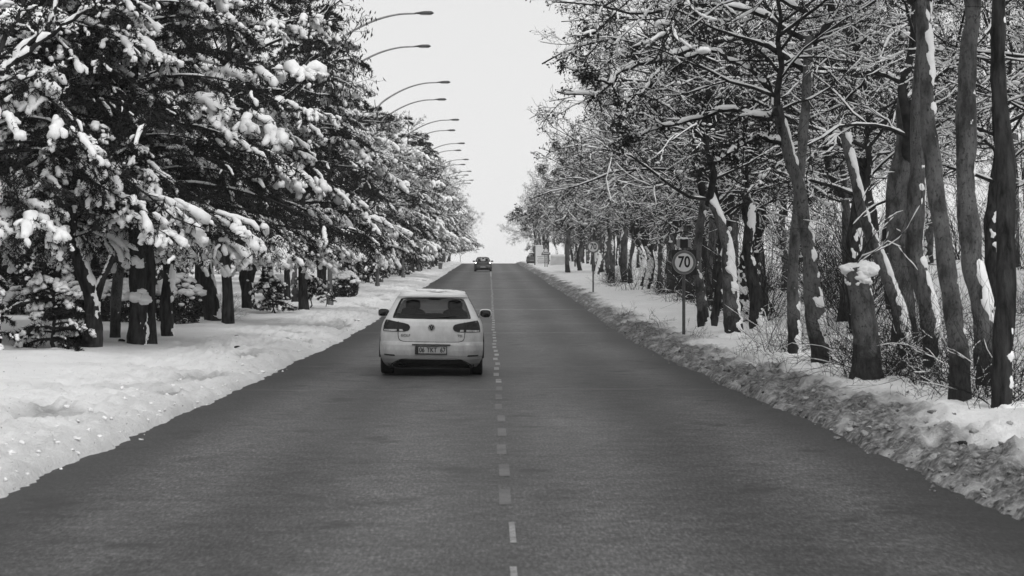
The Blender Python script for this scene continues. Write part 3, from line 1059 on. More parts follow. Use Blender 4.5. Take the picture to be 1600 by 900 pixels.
def right_tree(pix, Y, rad, bark, crown, rz, label, group=None, snow_amt=0.5, csc=1.0, name='plane_tree', stub=False, cat='tree'):
    """a tree whose trunk follows points seen in the photo at depth Y"""
    pts = np.array([px_pt(px, py, Y) for px, py in pix])
    pts[:, 1] += rngT.normal(size=len(pts)) * 0.05 + np.linspace(0, rngT.uniform(-0.5, 0.9), len(pts))
    g = float(ground_z(pts[:1, 0], pts[:1, 1], False)[0])
    pts[0, 2] = g - 0.25
    o = np.array([pts[0, 0], pts[0, 1], g])
    root = empty(name, tuple(o))
    tag(root, label, cat, group)
    rad = [0.86 * r_ for r_ in rad]
    tm, sm = trunk_mesh(pts, rad, None, rngT, snow_amt=snow_amt, origin=o)
    tr = tm.build('trunk', M[bark], root)
    if sm.n:
        sm.build('trunk_snow', M['branch_snow'], tr)
    nb_ = 5
    C = np.stack([rngT.normal(0.08, 0.16, nb_), rngT.normal(-0.06, 0.10, nb_), np.full(nb_, -0.03)], 1)
    s_ = rngT.uniform(0.7, 1.3, (nb_, 1)) * (rad[0] / 0.14)
    V, F = blobs(C, np.array([[0.26, 0.24, 0.11]]) * s_, 2, rngT, 0.3)
    MB().add(V, F).build('base_snow', M['snow'], root)['kind'] = 'stuff'
    if crown is not None:
        ms = BL[crown]
        top = pts[-1] - o
        loc = (top[0], top[1], top[2] - ANCH[crown] * csc)
        br = attach('branches', ms['branches'], root, loc, rz, 'stuff')
        br.scale = (csc,) * 3
        for nm in ('leaves', 'snow'):
            if nm in ms:
                c = attach({'leaves': 'crown', 'snow': 'snow'}[nm], ms[nm], root, loc, rz, 'stuff')
                c.scale = (csc,) * 3
    return root


right_tree([(1568, 632), (1572, 500), (1580, 300), (1582, 120), (1578, -80)], 21.6, [0.135, 0.125, 0.115, 0.105, 0.095], 'bark_dark', 0, 0.4, 'dark straight rough-barked tree trunk at the right picture edge', snow_amt=0.05)
right_tree([(1505, 622), (1496, 480), (1482, 300), (1470, 150), (1462, -60)], 22.5, [0.125, 0.115, 0.105, 0.10, 0.09], 'bark_plane', 1, 2.1, 'slim smooth grey tree curving up left of the dark straight trunk', snow_amt=0.22)
right_tree([(1546, 606), (1536, 500), (1520, 380), (1517, 200), (1532, -40)], 24.3, [0.15, 0.16, 0.14, 0.13, 0.11], 'bark_plane', 2, 4.0, 'thick grey tree with a pointed snow cap on its bulging stem', snow_amt=0.62)
right_tree([(1466, 588), (1452, 490), (1428, 390), (1432, 210), (1442, -30)], 28.0, [0.16, 0.15, 0.145, 0.125, 0.10], 'bark_plane', 0, 3.3, 'grey tree kinked at half height with snow down its right side', snow_amt=0.78)
right_tree([(1430, 580), (1408, 490), (1390, 425), (1360, 340), (1344, 270), (1333, 205)], 29.0, [0.115, 0.11, 0.10, 0.095, 0.085, 0.08], 'bark_plane', None, 0, 'bare thin trunk leaning left with snow along its upper side', snow_amt=0.8)
TREE7 = right_tree([(1284, 577), (1272, 480), (1266, 390), (1252, 300), (1230, 240), (1212, 165)], 30.0, [0.165, 0.155, 0.135, 0.12, 0.10, 0.085], 'bark_plane', 2, 0.2, 'grey tree leaning left over a dark foot with branches reaching over the road', snow_amt=0.5, csc=0.55)
TREE8 = right_tree([(1243, 556), (1238, 430), (1243, 320), (1252, 210), (1262, 60)], 34.6, [0.12, 0.115, 0.11, 0.10, 0.09], 'bark_plane', 1, 5.2, 'straight grey tree standing just behind the left-leaning trunk', snow_amt=0.2, csc=0.62)
right_tree([(1190, 523), (1181, 457), (1170, 395), (1178, 340), (1172, 300)], 47.0, [0.25, 0.22, 0.17, 0.14, 0.12], 'bark_dark', 3, 0.6, 'evergreen tree with dark leaning trunk and snowy dark leaves behind the speed sign', snow_amt=0.35, name='evergreen_tree', csc=0.55)
right_tree([(1150, 525), (1143, 450), (1139, 395), (1124, 342), (1110, 300)], 46.0, [0.23, 0.22, 0.19, 0.15, 0.13], 'bark_plane', 1, 3.9, 'stout pale trunk with a snow ledge beside the dark evergreen', snow_amt=0.62, csc=0.9)
right_tree([(1102, 513), (1096, 450), (1091, 406), (1098, 340), (1104, 290)], 50.0, [0.19, 0.16, 0.14, 0.12, 0.10], 'bark_plane', 0, 0.9, 'grey tree with snow streaks just right of the nearer speed sign', snow_amt=0.7)
right_tree([(1112, 505), (1126, 440), (1131, 390), (1128, 330)], 52.0, [0.12, 0.12, 0.10, 0.09], 'bark_dark', 2, 5.0, 'slanting dark stem forming a V behind the nearer speed sign', snow_amt=0.4)


def limbs(root, specs, seed, leaves=2500):
    """boughs drawn through points seen in the photo; spec = (pixels, Y at the root, Y at the tip, radius at root, at tip)"""
    rng = np.random.default_rng(seed)
    o = np.array(root.location)
    wood, sn, lv = MB(), MB(), MB()
    PP, RR = [], []
    for pix, Ya, Yb, ra, rb in specs:
        n = len(pix)
        p = np.array([px_pt(a, b, Ya + (Yb - Ya) * k / (n - 1)) for k, (a, b) in enumerate(pix)]) - o
        p = resample(p, 14)
        p[1:-1] += rng.normal(size=(12, 3)) * 0.02
        PP.append(p); RR.append(np.linspace(ra, rb, 14))
    P1, R1 = np.array(PP), np.array(RR)
    V, F = tubes(P1, R1, 8, 0.05, rng); wood.add(V, F)
    V, F = snow_on(P1, R1, rng, 0.75, 0.02, 0.06, 1.0, 8, 0.9); sn.add(V, F)
    P2, R2 = grow(rng, P1, R1, 10, (0.08, 1.0), (0.35, 0.95), (0.12, 0.26), 7, (0, 0, 0.04), 0.18, 0.55, 0.008)
    V, F = tubes(P2, R2, 5); wood.add(V, F)
    V, F = snow_on(P2, R2, rng, 0.8, 0.013, 0.042, 0.9, 6); sn.add(V, F)
    P3, R3 = grow(rng, P2, R2, 6, (0.15, 1.0), (0.4, 1.1), (0.34, 0.62), 6, (0, 0, 0.02), 0.2, 0.62, 0.005)
    V, F = tubes(P3, R3, 4); wood.add(V, F)
    V, F = snow_on(P3, R3, rng, 0.9, 0.011, 0.03, 0.65, 5); sn.add(V, F)
    P4, R4 = grow(rng, P3, R3, 4, (0.15, 1.0), (0.4, 1.1), (0.4, 0.75), 4, (0, 0, 0), 0.22, 0.7, 0.0038)
    V, F = tubes(P4, R4, 3); wood.add(V, F)
    t = P4[:, 1:].reshape(-1, 3)
    C = t[rng.integers(0, len(t), leaves)] + rng.normal(size=(leaves, 3)) * 0.04
    V, F = leaf_cards(C, 0.06, rng, 0.9, 0.55); lv.add(V, F)
    wood.build('boughs', M['twig'], root)['kind'] = 'stuff'
    sn.build('bough_snow', M['branch_snow'], root)['kind'] = 'stuff'
    lv.build('bough_leaves', M['leaf_dead'], root, False)['kind'] = 'stuff'


limbs(TREE7, [([(1212, 170), (1205, 188), (1173, 180), (1140, 170), (1107, 182), (1057, 193), (1010, 205), (960, 232)], 30, 30.5, 0.045, 0.010),
              ([(1225, 225), (1190, 215), (1160, 225), (1120, 250), (1085, 262)], 30, 29, 0.045, 0.012),
              ([(1214, 175), (1195, 130), (1160, 100), (1110, 80), (1060, 95), (1010, 88)], 30, 31.5, 0.05, 0.012)], 61)
limbs(TREE8, [([(1258, 110), (1200, 70), (1140, 62), (1085, 72), (1033, 97), (983, 77), (950, 63), (907, 72), (873, 87), (847, 100)], 34.6, 33.5, 0.055, 0.012),
              ([(1040, 94), (990, 102), (970, 110), (953, 133), (910, 150), (870, 143)], 33.8, 33.0, 0.045, 0.012),
              ([(955, 132), (917, 117), (877, 103)], 33.3, 33.2, 0.03, 0.01),
              ([(1255, 60), (1180, 20), (1080, 7), (1007, 20), (940, 12), (862, 3)], 34.6, 33.5, 0.05, 0.012),
              ([(1262, 20), (1170, -20), (1080, -40), (980, -30), (900, -20)], 34.6, 34.0, 0.045, 0.012),
              ([(1035, 100), (1010, 135), (983, 157), (957, 193)], 33.8, 33.5, 0.025, 0.008)], 62, 2600)


def pollard():
    pts = np.array([px_pt(px, py, 27.3) for px, py in ((1357, 590), (1350, 530), (1342, 460), (1338, 418))])
    g = float(ground_z(pts[:1, 0], pts[:1, 1], False)[0])
    pts[0, 2] = g - 0.25
    o = np.array([pts[0, 0], pts[0, 1], g])
    root = empty('pollard_tree', tuple(o))
    tag(root, 'short pollarded stump crowned with a ball of snow', 'tree')
    rng = np.random.default_rng(9)
    tm, sm = trunk_mesh(pts, [0.21, 0.19, 0.165, 0.18], None, rng, snow_amt=0.4, origin=o)
    tr = tm.build('trunk', M['bark_plane'], root)
    sm.build('trunk_snow', M['branch_snow'], tr)
    top = pts[-1] - o
    n = 48
    az = rng.uniform(0, 2 * np.pi, n); r = rng.uniform(0.0, 0.24, n)
    _d = nrm(rng.normal(size=(n, 3))) * (rng.uniform(0, 1, (n, 1)) ** 0.4) * np.array([0.19, 0.16, 0.15])
    C = top + _d + np.array([0.05, -0.04, -0.10])
    rr = rng.uniform(0.05, 0.11, n)
    V, F = blobs(C, np.stack([rr * 1.1, rr * 1.1, rr * 0.85], 1), 2, rng, 0.4)
    MB().add(V, F).build('snow_cap', M['branch_snow'], root)
    sh = MB(); ss = MB()
    n = 12
    az = rng.uniform(0, 2 * np.pi, n)
    d = nrm(np.stack([np.cos(az), np.sin(az), rng.uniform(0.5, 2.2, n)], 1))
    pts2 = [top + d * 0.08]
    for k in range(6):
        d = nrm(d + 0.2 * rng.normal(size=d.shape))
        pts2.append(pts2[-1] + d * (rng.uniform(0.12, 0.3, n))[:, None])
    P = np.stack(pts2, 1)
    R = np.maximum(0.008 * (1 - 0.8 * np.linspace(0, 1, 7))[None] * np.ones((n, 1)), 0.003)
    V, F = tubes(P, R, 5); sh.add(V, F)
    P2, R2 = grow(rng, P, R, 4, (0.3, 1), (0.4, 0.9), (0.3, 0.6), 5, (0, 0, 0.02), 0.14, 0.7, 0.003)
    V, F = tubes(P2, R2, 3); sh.add(V, F)
    V, F = snow_on(P, R, rng, 0.8, 0.006, 0.03, 0.6, 5, 0.75); ss.add(V, F)
    V, F = snow_on(P2, R2, rng, 0.8, 0.006, 0.03, 0.4, 4, 0.75); ss.add(V, F)
    sh.build('shoots', M['twig'], root)
    ss.build('shoot_snow', M['branch_snow'], root)['kind'] = 'stuff'


pollard()

# shared trunks for the rest of the row
_rt = np.random.default_rng(77)
TRUNKS = []
for k in range(6):
    lean = _rt.uniform(-0.45, 0.25)
    kink = _rt.uniform(-0.25, 0.25)
    hgt = 4.4
    pts = [(0, 0, -0.3), (lean * 0.25 + kink, 0.1 * _rt.normal(), 1.3), (lean * 0.6 - kink * 0.4, 0.1 * _rt.normal(), 2.8), (0 + lean * 0.0, 0, hgt)]
    r0 = _rt.uniform(0.13, 0.24)
    tm, sm = trunk_mesh(pts, [r0 * 1.1, r0 * 0.95, r0 * 0.8, r0 * 0.55], None, _rt, snow_amt=_rt.uniform(0.35, 0.75), K=20)
    TRUNKS.append((tm.mesh('row_trunk', M['bark_plane' if k % 3 else 'bark_dark']), sm.mesh('row_trunk_snow', M['branch_snow'])))


def row_tree(x, y, rz, sc, tk, crown, label, group, name='plane_tree', sink=0.0):
    root = empty(name, (x, y, float(ground_z(np.array([x]), np.array([y]), False)[0]) - sink), rz)
    root.scale = (sc,) * 3
    tag(root, label, 'tree', group)
    tr = attach('trunk', TRUNKS[tk][0], root)
    attach('trunk_snow', TRUNKS[tk][1], tr)
    ms = BL[crown]
    attach('branches', ms['branches'], root, kind='stuff')
    if 'leaves' in ms:
        attach('crown', ms['leaves'], root, kind='stuff')
    attach('snow', ms['snow'], root, kind='stuff')
    return root


ORD = ['first', 'second', 'third', 'fourth', 'fifth', 'sixth', 'seventh', 'eighth', 'ninth', 'tenth', 'eleventh', 'twelfth']
rr = np.random.default_rng(5)
# kerbside row going away
y = 56.0
i = 0
while y < 335:
    xo = rr.uniform(5.7, 7.4) + 0.004 * y
    if 100 <= y < 170:
        xo += 1.2
    if 58 < y < 100 or 180 < y < 275:
        xo = max(xo, 8.2 if y < 100 else 11.0)
    row_tree(xo, y, rr.uniform(0, 6.28), rr.uniform(0.9, 1.12) * (0.82 if y < 96 else 1), int(rr.integers(6)), int(rr.choice([0, 1, 2, 0, 1, 2, 3] if y > 150 else [0, 1, 2])),
             ('%s tree beyond the nearer speed sign in the right roadside row' % ORD[i]) if i < 12 else 'snow-dusted bare tree in the far part of the right roadside row', 'right roadside row of trees')
    y += rr.uniform(4.2, 7.0) * (1 + y / 400)
    i += 1
# rows deeper in the wood on the right
for x0, ya, yb, dy, sc0 in ((9.2, 33, 320, 6.0, 1.0), (12.5, 28, 330, 6.5, 1.0), (18.0, 38, 330, 11.0, 1.05), (25.0, 50, 320, 17.0, 1.1)):
    y = ya
    while y < yb:
        row_tree(x0 + rr.uniform(-1.3, 1.3) + (3.0 if x0 < 10 and 180 < y < 275 else 0), y, rr.uniform(0, 6.28), sc0 * rr.uniform(0.88, 1.1), int(rr.integers(6)), int(rr.choice([0, 1, 2, 0, 1, 2, 3] if y > 110 else [0, 1, 2])),
                 'snow-dusted tree deeper in the wood behind the right roadside row', 'wood behind the right roadside row')
        y += dy * rr.uniform(0.75, 1.3) * (1 + y / 350)
# the tall leafy tree standing out of the far right row
t_ = row_tree(6.6, 168, 1.0, 1.32, 2, 3, 'tallest dark leafy tree top rising above the far right row', None, 'evergreen_tree')

# ---- left-hand side: snow-laden conifers
CE = [cedar_meshes('cedar_a', 12.5, 2.5, 4.4, 201),
      cedar_meshes('cedar_b', 12.0, 2.4, 4.0, 202),
      cedar_meshes('cedar_c', 11.0, 2.7, 4.7, 203, nb=74, heavy=1.15)]
G_CED = 'conifers along the left verge'
near_ced = [
    (-9.6, 38.5, 0.3, 1.0, 0, 'snow-laden conifer with a thick trunk at the left picture edge'),
    (-6.9, 40.5, 2.0, 0.92, 2, 'nearest conifer with heavy snow fingers hanging toward the road'),
    (-8.3, 47.0, 4.1, 1.0, 1, 'snow-laden conifer right behind the nearest one on the left'),
    (-12.5, 43.0, 1.1, 1.05, 0, 'dark conifer behind the leftmost trunk'),
    (-7.2, 55.0, 0.9, 0.95, 0, 'conifer between the nearest conifers and the tall lamp'),
    (-9.3, 64.0, 3.0, 1.0, 2, 'conifer above the bushy stump left of the forked trunk'),
    (-6.5, 70.0, 5.4, 0.98, 1, 'conifer above the forked trunk beside the snow-laden saplings'),
]
for x, y, rz, sc, v, lab in near_ced:
    place_cedar(CE[v], x, y, rz, sc, 'conifer_tree', lab, G_CED)
rc = np.random.default_rng(12)
y = 83.0
k = 0
while y < 330:
    place_cedar(CE[int(rc.integers(3))], -(rc.uniform(6.3, 7.5) + (1.0 if y < 125 else 0)), y, rc.uniform(0, 6.28), rc.choice([0.72, 0.82, 0.95, 1.05, 1.14]), 'conifer_tree',
                ('%s roadside conifer beyond the rounded snow-capped bush on the left' % ORD[k]) if k < 8 else 'snow-laden conifer in the far left row', 'far conifers along the left verge')
    k += 1
    y += rc.uniform(6.5, 9.5) * (1 + y / 600)
for x0, ya, dy in ((-14.5, 52, 12.0), (-21, 60, 16.0), (-30, 75, 22)):
    y = ya
    while y < 330:
        place_cedar(CE[int(rc.integers(3))], x0 + rc.uniform(-1.6, 1.6), y, rc.uniform(0, 6.28), rc.uniform(0.9, 1.15), 'conifer_tree',
                    'dark conifer deeper in the grove behind the left verge', 'conifers deeper in the left grove')
        y += dy * rc.uniform(0.75, 1.3) * (1 + y / 500)

# bare broadleaved trees among the conifers on the left
CAT = broadleaf_meshes('catkin_tree', 130, 4.0, 12.4, 0.95, 9, 5200, 0.14, 'leaf_dead', 0.75, 2, catkin=True)
BL.append(CAT); ANCH.append(4.0)
row_tree(-8.0, 58, 0.7, 1.0, 3, 4, 'bare tree hung with catkins between the near conifers and the lamp arm', None, 'catkin_tree')
row_tree(-7.7, 79, 3.7, 0.95, 4, 0, 'bare twiggy tree reaching up under the nearest lamp head', None, 'bare_tree')
row_tree(-7.2, 106, 2.7, 0.95, 1, 2, 'bare twiggy tree between the second and third lamp', None, 'bare_tree')
yb = 122.0
for k in range(13):
    row_tree(-rr.uniform(5.9, 6.9) - (1.2 if yb < 150 else 0), yb, rr.uniform(0, 6.28), rr.uniform(0.85, 1.05), int(rr.integers(6)), int(rr.choice([0, 1, 2])),
             'bare snow-dusted tree among the far conifers on the left', 'bare trees in the far left row', 'bare_tree')
    yb += rr.uniform(13, 19)
# the near bare tree whose snowy boughs cross the top left corner
_t = right_tree([(-150, 620), (-140, 400), (-100, 260), (-60, 190)], 27.0, [0.16, 0.14, 0.12, 0.10], 'bark_plane', None, 0, 'bare tree with pale snowy boughs fanning across the top left corner', name='bare_tree')
limbs(_t, [([(-60, 190), (0, 125), (40, 78), (75, 40), (100, -20)], 27, 27, 0.07, 0.02),
           ([(5, 122), (60, 72), (100, 42), (150, 12), (185, -20)], 27, 26.8, 0.045, 0.016),
           ([(-20, 140), (10, 70), (35, 20), (45, -30)], 27, 27.2, 0.05, 0.02),
           ([(0, 128), (45, 122), (80, 110), (118, 92)], 27, 26.6, 0.025, 0.008),
           ([(-60, 190), (-40, 90), (-10, 30), (0, -30)], 27, 27.4, 0.05, 0.02)], 63, 500)


def left_trunks():
    rng = np.random.default_rng(14)
    def simple(pix, Y, rad, label, snow_amt, cap=(), crown=None, rz=0, csc=0.7, name='tree', fork=None, bark='bark_dark'):
        pts = np.array([px_pt(a, b, Y) for a, b in pix])
        g = float(ground_z(pts[:1, 0], pts[:1, 1], False)[0])
        pts[0, 2] = g - 0.25
        o = np.array([pts[0, 0], pts[0, 1], g])
        root = empty(name, tuple(o))
        tag(root, label, 'tree')
        tm, sm = trunk_mesh(pts, rad, None, rng, snow_amt=snow_amt, origin=o, snow_dir=(0.9, -0.3, 0.4))
        tr = tm.build('trunk', M[bark], root)
        if sm.n: sm.build('trunk_snow', M['branch_snow'], tr)
        if fork:
            p2 = np.array([px_pt(a, b, Y) for a, b in fork])
            tm, sm = trunk_mesh(p2, [rad[1] * 0.7, rad[-1] * 0.6, rad[-1] * 0.5], None, rng, snow_amt=0.7, origin=o, flare=0, K=20, snow_dir=(0.2, -0.5, 0.8))
            tm.build('limb', M[bark], root)
            if sm.n: sm.build('limb_snow', M['branch_snow'], root)
        for (a, b, rx, rz_) in cap:
            c = px_pt(a, b, Y) - o
            n = 9
            C = c + rng.normal(size=(n, 3)) * np.array([rx * 0.38, rx * 0.3, rz_ * 0.25])
            C[:, 1] -= 0.10
            R3 = np.stack([np.full(n, rx * 0.5), np.full(n, rx * 0.45), np.full(n, rz_ * 0.5)], 1) * rng.uniform(0.6, 1.1, (n, 1))
            V, F = blobs(C, R3, 2, rng, 0.3)
            MB().add(V, F).build('snow_cap', M['branch_snow'], root)['kind'] = 'stuff'
        if crown is not None:
            ms = CE[crown]
            top = pts[-1] - o
            for nm, key in (('branches', 'boughs'), ('crown', 'crown'), ('snow', 'snow')):
                c = attach(nm, ms[key], root, (top[0], top[1], top[2] - 2.3 * csc), rz, 'stuff')
                c.scale = (csc,) * 3
        return root
    simple([(138, 540), (143, 480), (130, 425), (118, 370), (112, 320)], 38.6, [0.21, 0.16, 0.145, 0.125, 0.11], 'leaning dark forked trunk with snow in its crotch, left side', 0.55, crown=1, rz=1.0, csc=0.55,
           fork=[(146, 480), (160, 440), (178, 400)], name='forked_tree')
    simple([(213, 533), (216, 480), (214, 430), (214, 350)], 40.0, [0.20, 0.19, 0.17, 0.14], 'dark ragged trunk with two snow ledges on the left verge', 0.25,
           cap=((214, 411, 0.26, 0.19), (217, 460, 0.30, 0.20)), crown=2, rz=3.0, csc=0.5, name='ragged_tree')
    simple([(181, 517), (184, 470), (187, 420), (190, 350)], 44.0, [0.13, 0.12, 0.11, 0.10], 'slim plain trunk between the forked and the ragged trunk', 0.0, name='slim_tree', bark='bark_plane')
    simple([(262, 516), (262, 470), (268, 420), (272, 350)], 45.5, [0.17, 0.15, 0.14, 0.12], 'dark trunk with an ivy bush leaning on its right', 0.2, name='ivied_tree')
    simple([(392, 475), (385, 440), (378, 410), (372, 380)], 70.0, [0.24, 0.20, 0.17, 0.14], 'forked dark trunk beside the snow-laden saplings', 0.3, fork=[(390, 440), (398, 415), (402, 385)], name='forked_tree')
    simple([(322, 490), (318, 450), (315, 410), (318, 370)], 62.0, [0.26, 0.22, 0.19, 0.16], 'stout trunk ringed by snowy twigs in the left grove', 0.45, name='stout_tree')


left_trunks()

# saplings: young drooping conifers on thin stems
SAP = [cedar_meshes('sapling_a', 1.75, 0.30, 0.62, 301, nb=26, nbl=7, nsp=4, needles=12, scale=0.42, snow=0.9, trunk_r=0.03),
       cedar_meshes('sapling_b', 1.95, 0.45, 0.58, 302, nb=26, nbl=7, nsp=4, needles=12, scale=0.42, snow=0.95, trunk_r=0.03),
       cedar_meshes('young_fir', 2.0, 0.15, 0.72, 303, nb=30, nbl=7, nsp=4, needles=16, scale=0.62, snow=1.1, trunk_r=0.05)]
for x, y, rz, sc, v, lab in ((-6.95, 66.5, 0.2, 1.05, 0, 'nearest snow-bent sapling left of the rounded bushes'), (-6.7, 73.5, 2.2, 1.0, 1, 'taller snow-bent sapling in front of the rounded bushes'),
                             (-7.55, 68.0, 3.3, 0.7, 0, 'small snow-bent sapling at the left of the sapling row'), (-6.25, 76, 4.3, 0.6, 1, 'short sapling close beside the taller snow-bent one'),
                             (-7.6, 105.0, 1.2, 1.1, 1, 'sapling on a pale stem right of the round bush')):
    place_cedar(SAP[v], x, y, rz, sc, 'sapling', lab, 'young trees on the left verge', sink=0.02)
y = 112.0
while y < 205:
    place_cedar(SAP[int(rc.integers(2))], -rc.uniform(6.6, 8.0), y, rc.uniform(0, 6.28), rc.uniform(0.85, 1.25), 'sapling',
                'snow-bent sapling in the long line along the left verge', 'saplings in the line along the left verge', sink=0.02)
    y += rc.uniform(1.8, 3.4)
place_cedar(SAP[2], *px_pt(92, 540, 38.0)[:2], 0.5, 0.92, 'young_fir', 'young fir under fat snow pads between the leftmost trunks', 'young trees on the left verge', sink=0.02)
place_cedar(SAP[2], -9.3, 36.2, 2.5, 0.8, 'young_fir', 'low dark fir against the trunk at the left picture edge', 'young trees on the left verge', sink=0.02)


rf = np.random.default_rng(71)
for k in range(44):
    Y = rf.uniform(58, 150)
    X = -rf.uniform(0.13, 0.27) * Y - 3.5
    place_cedar(SAP[2], X, Y, rf.uniform(0, 6.28), rf.uniform(1.6, 3.4), 'young_fir', 'dark low-branched fir in the background of the left grove', 'background firs in the left grove', sink=0.05)


def round_bush(x, y, rx, h, label, seed, name='round_bush'):
    rng = np.random.default_rng(seed)
    g = float(ground_z(np.array([x]), np.array([y]), False)[0])
    root = empty(name, (x, y, g))
    tag(root, label, 'bush', 'clipped bushes on the left verge')
    n = 2600
    v = nrm(rng.normal(size=(n, 3)))
    v[:, 2] = np.abs(v[:, 2])
    k = rng.uniform(0.6, 1.0, (n, 1)) ** 0.4
    lump = 1 + 0.13 * noise(v[:, 0] * 2.5 + seed, v[:, 1] * 2.5, v[:, 2] * 2.5)[:, None]
    widen = 0.72 + 0.32 * sstep(0, 0.55, v[:, 2:3])
    C = v * k * lump * np.array([rx, rx, h * 0.9]) * np.concatenate([widen, widen, np.ones_like(widen)], 1)
    V, F = leaf_cards(C, 0.10, rng, 0.0, 0.6)
    MB().add(V, F).build('foliage', M['leaf_dark'], root, False)['kind'] = 'stuff'
    # stems
    m = 22
    az = rng.uniform(0, 6.28, m)
    d = np.stack([np.cos(az) * rng.uniform(0.1, 0.8, m), np.sin(az) * rng.uniform(0.1, 0.8, m), np.ones(m)], 1)
    P = np.stack([np.zeros((m, 3)) + d * 0.04, d * h * 0.3, d * np.array([rx, rx, h]) * 0.75], 1)
    V, F = tubes(P, np.tile([0.02, 0.015, 0.006], (m, 1)), 4)
    MB().add(V, F).build('stems', M['twig'], root)
    sn = MB()
    # thick cap
    nc = 60
    r = np.sqrt(rng.uniform(0, 1, nc)) * rx * 0.88; az = rng.uniform(0, 6.28, nc)
    z = h * 0.9 * np.sqrt(np.clip(1 - (r / (rx * 1.08)) ** 2, 0.05, 1)) + 0.0
    rr_ = rng.uniform(0.11, 0.2, nc) * rx
    V, F = blobs(np.stack([r * np.cos(az), r * np.sin(az), z], 1), np.stack([rr_ * 1.4, rr_ * 1.4, rr_ * 0.75], 1), 1, rng, 0.2); sn.add(V, F)
    q = rng.integers(0, n, 150)
    c2 = C[q]; c2 = c2[c2[:, 2] > 0.35 * h]
    rr_ = rng.uniform(0.02, 0.07, len(c2))
    V, F = blobs(c2, np.stack([rr_ * 1.3, rr_ * 1.3, rr_ * 0.8], 1), 1, rng, 0.3); sn.add(V, F)
    sn.build('snow_cap', M['branch_snow'], root)['kind'] = 'stuff'


round_bush(-6.55, 90, 0.68, 1.28, 'rounded dark bush with a thick snow cap beside the sapling row', 41)
round_bush(-8.9, 84, 0.70, 1.05, 'rounded dark bush half hidden behind the nearest saplings', 42)
round_bush(-8.75, 56, 0.75, 1.45, 'ivy-dark bush with snow cap right of the dark trunks', 43)
round_bush(-10.2, 55, 0.85, 1.25, 'wide dark bush with snow top behind the forked trunk', 44)
round_bush(-11.6, 57, 0.8, 1.15, 'low dark bush far behind the young fir', 45)


# undergrowth: bare arching shrubs
def shrub_meshes(seed, n=46, L=(0.7, 1.7), up=1.0, r=0.0055):
    rng = np.random.default_rng(seed)
    az = rng.uniform(0, 6.28, n)
    d = nrm(np.stack([np.cos(az), np.sin(az), up * rng.uniform(0.35, 2.2, n)], 1))
    st = np.stack([rng.normal(size=n) * 0.25, rng.normal(size=n) * 0.25, np.full(n, -0.05)], 1)
    pts = [st]
    ln = rng.uniform(*L, n)
    for k in range(7):
        d = nrm(d + 0.16 * rng.normal(size=d.shape) + np.array([0, 0, -0.06]))
        pts.append(pts[-1] + d * (ln / 7)[:, None])
    P = np.stack(pts, 1)
    R = np.maximum(r * (1 - 0.7 * np.linspace(0, 1, 8))[None] * np.ones((n, 1)), 0.0025)
    w = MB(); s = MB()
    V, F = tubes(P, R, 4); w.add(V, F)
    P2, R2 = grow(rng, P, R, 4, (0.25, 1), (0.4, 1.0), (0.3, 0.6), 5, (0, 0, 0.0), 0.15, 0.8, 0.0025)
    V, F = tubes(P2, R2, 3); w.add(V, F)
    V, F = snow_on(P, R, rng, 0.6, 0.003, 0.03, 0.09, 4); s.add(V, F)
    V, F = snow_on(P2, R2, rng, 0.6, 0.004, 0.03, 0.06, 4); s.add(V, F)
    return w.mesh('shrub_stems', M['twig']), (s.mesh('shrub_snow', M['branch_snow']) if s.n else None)


SH = [shrub_meshes(401), shrub_meshes(402, 60, (0.6, 1.4)), shrub_meshes(403, 34, (1.0, 2.2), 1.6), shrub_meshes(404, 12, (0.3, 0.7), 2.5, 0.004), shrub_meshes(405, 40, (1.8, 4.0), 2.2, 0.012), shrub_meshes(406, 40, (1.5, 3.4), 1.6, 0.011)]


def shrub(x, y, rz, sc, v, label, group, name='bare_shrub', cat='shrub'):
    root = empty(name, (x, y, float(ground_z(np.array([x]), np.array([y]), False)[0])), rz)
    root.scale = (sc,) * 3
    tag(root, label, cat, group)
    attach('stems', SH[v][0], root, kind='stuff')
    if SH[v][1]:
        attach('snow', SH[v][1], root, kind='stuff')


rs = np.random.default_rng(88)
G1 = 'bare shrubs under the right trees'
SHR = ((1392, 590, 27.8, 1, 1.0, 'tangled leafless shrub just right of the pollarded stump'), (1420, 585, 28.6, 0, 1.0, 'leafless shrub at the foot of the thin left-leaning trunk'),
       (1452, 592, 26.5, 1, 0.9, 'dense leafless shrub in front of the kinked grey tree'), (1375, 575, 29.5, 2, 0.8, 'upright leafless shrub behind the pollarded stump'),
       (1480, 600, 25.5, 2, 0.7, 'upright leafless shrub left of the slim smooth grey tree'), (1525, 605, 24.0, 1, 0.8, 'leafless shrub between the slim grey tree and the thick one'),
       (1315, 575, 30.5, 0, 0.8, 'leafless shrub right of the left-leaning trunk with dark foot'), (1545, 612, 23.2, 2, 0.8, 'upright leafless shrub left of the dark straight trunk'),
       (1590, 625, 22.3, 1, 0.9, 'leafless shrub right of the dark straight trunk at the edge'), (1210, 540, 38, 2, 0.8, 'upright leafless shrub right of the dark evergreen trunk'),
       (1232, 545, 36, 0, 0.7, 'leafless shrub left of the straight grey tree'), (1330, 590, 27.6, 2, 0.6, 'small upright shrub just left of the pollarded stump'))
for px, py, Y, v, sc, lab in SHR:
    p = px_pt(px, py, Y)
    shrub(p[0], Y, rs.uniform(0, 6.28), sc, v, lab, G1)
for k in range(36):
    Y = rs.uniform(30, 120)
    shrub(rs.uniform(6.8, 15.0), Y, rs.uniform(0, 6.28), rs.uniform(0.7, 1.3), int(rs.integers(3)), 'leafless shrub in the snow behind the right roadside trees', 'shrubs in the right wood')
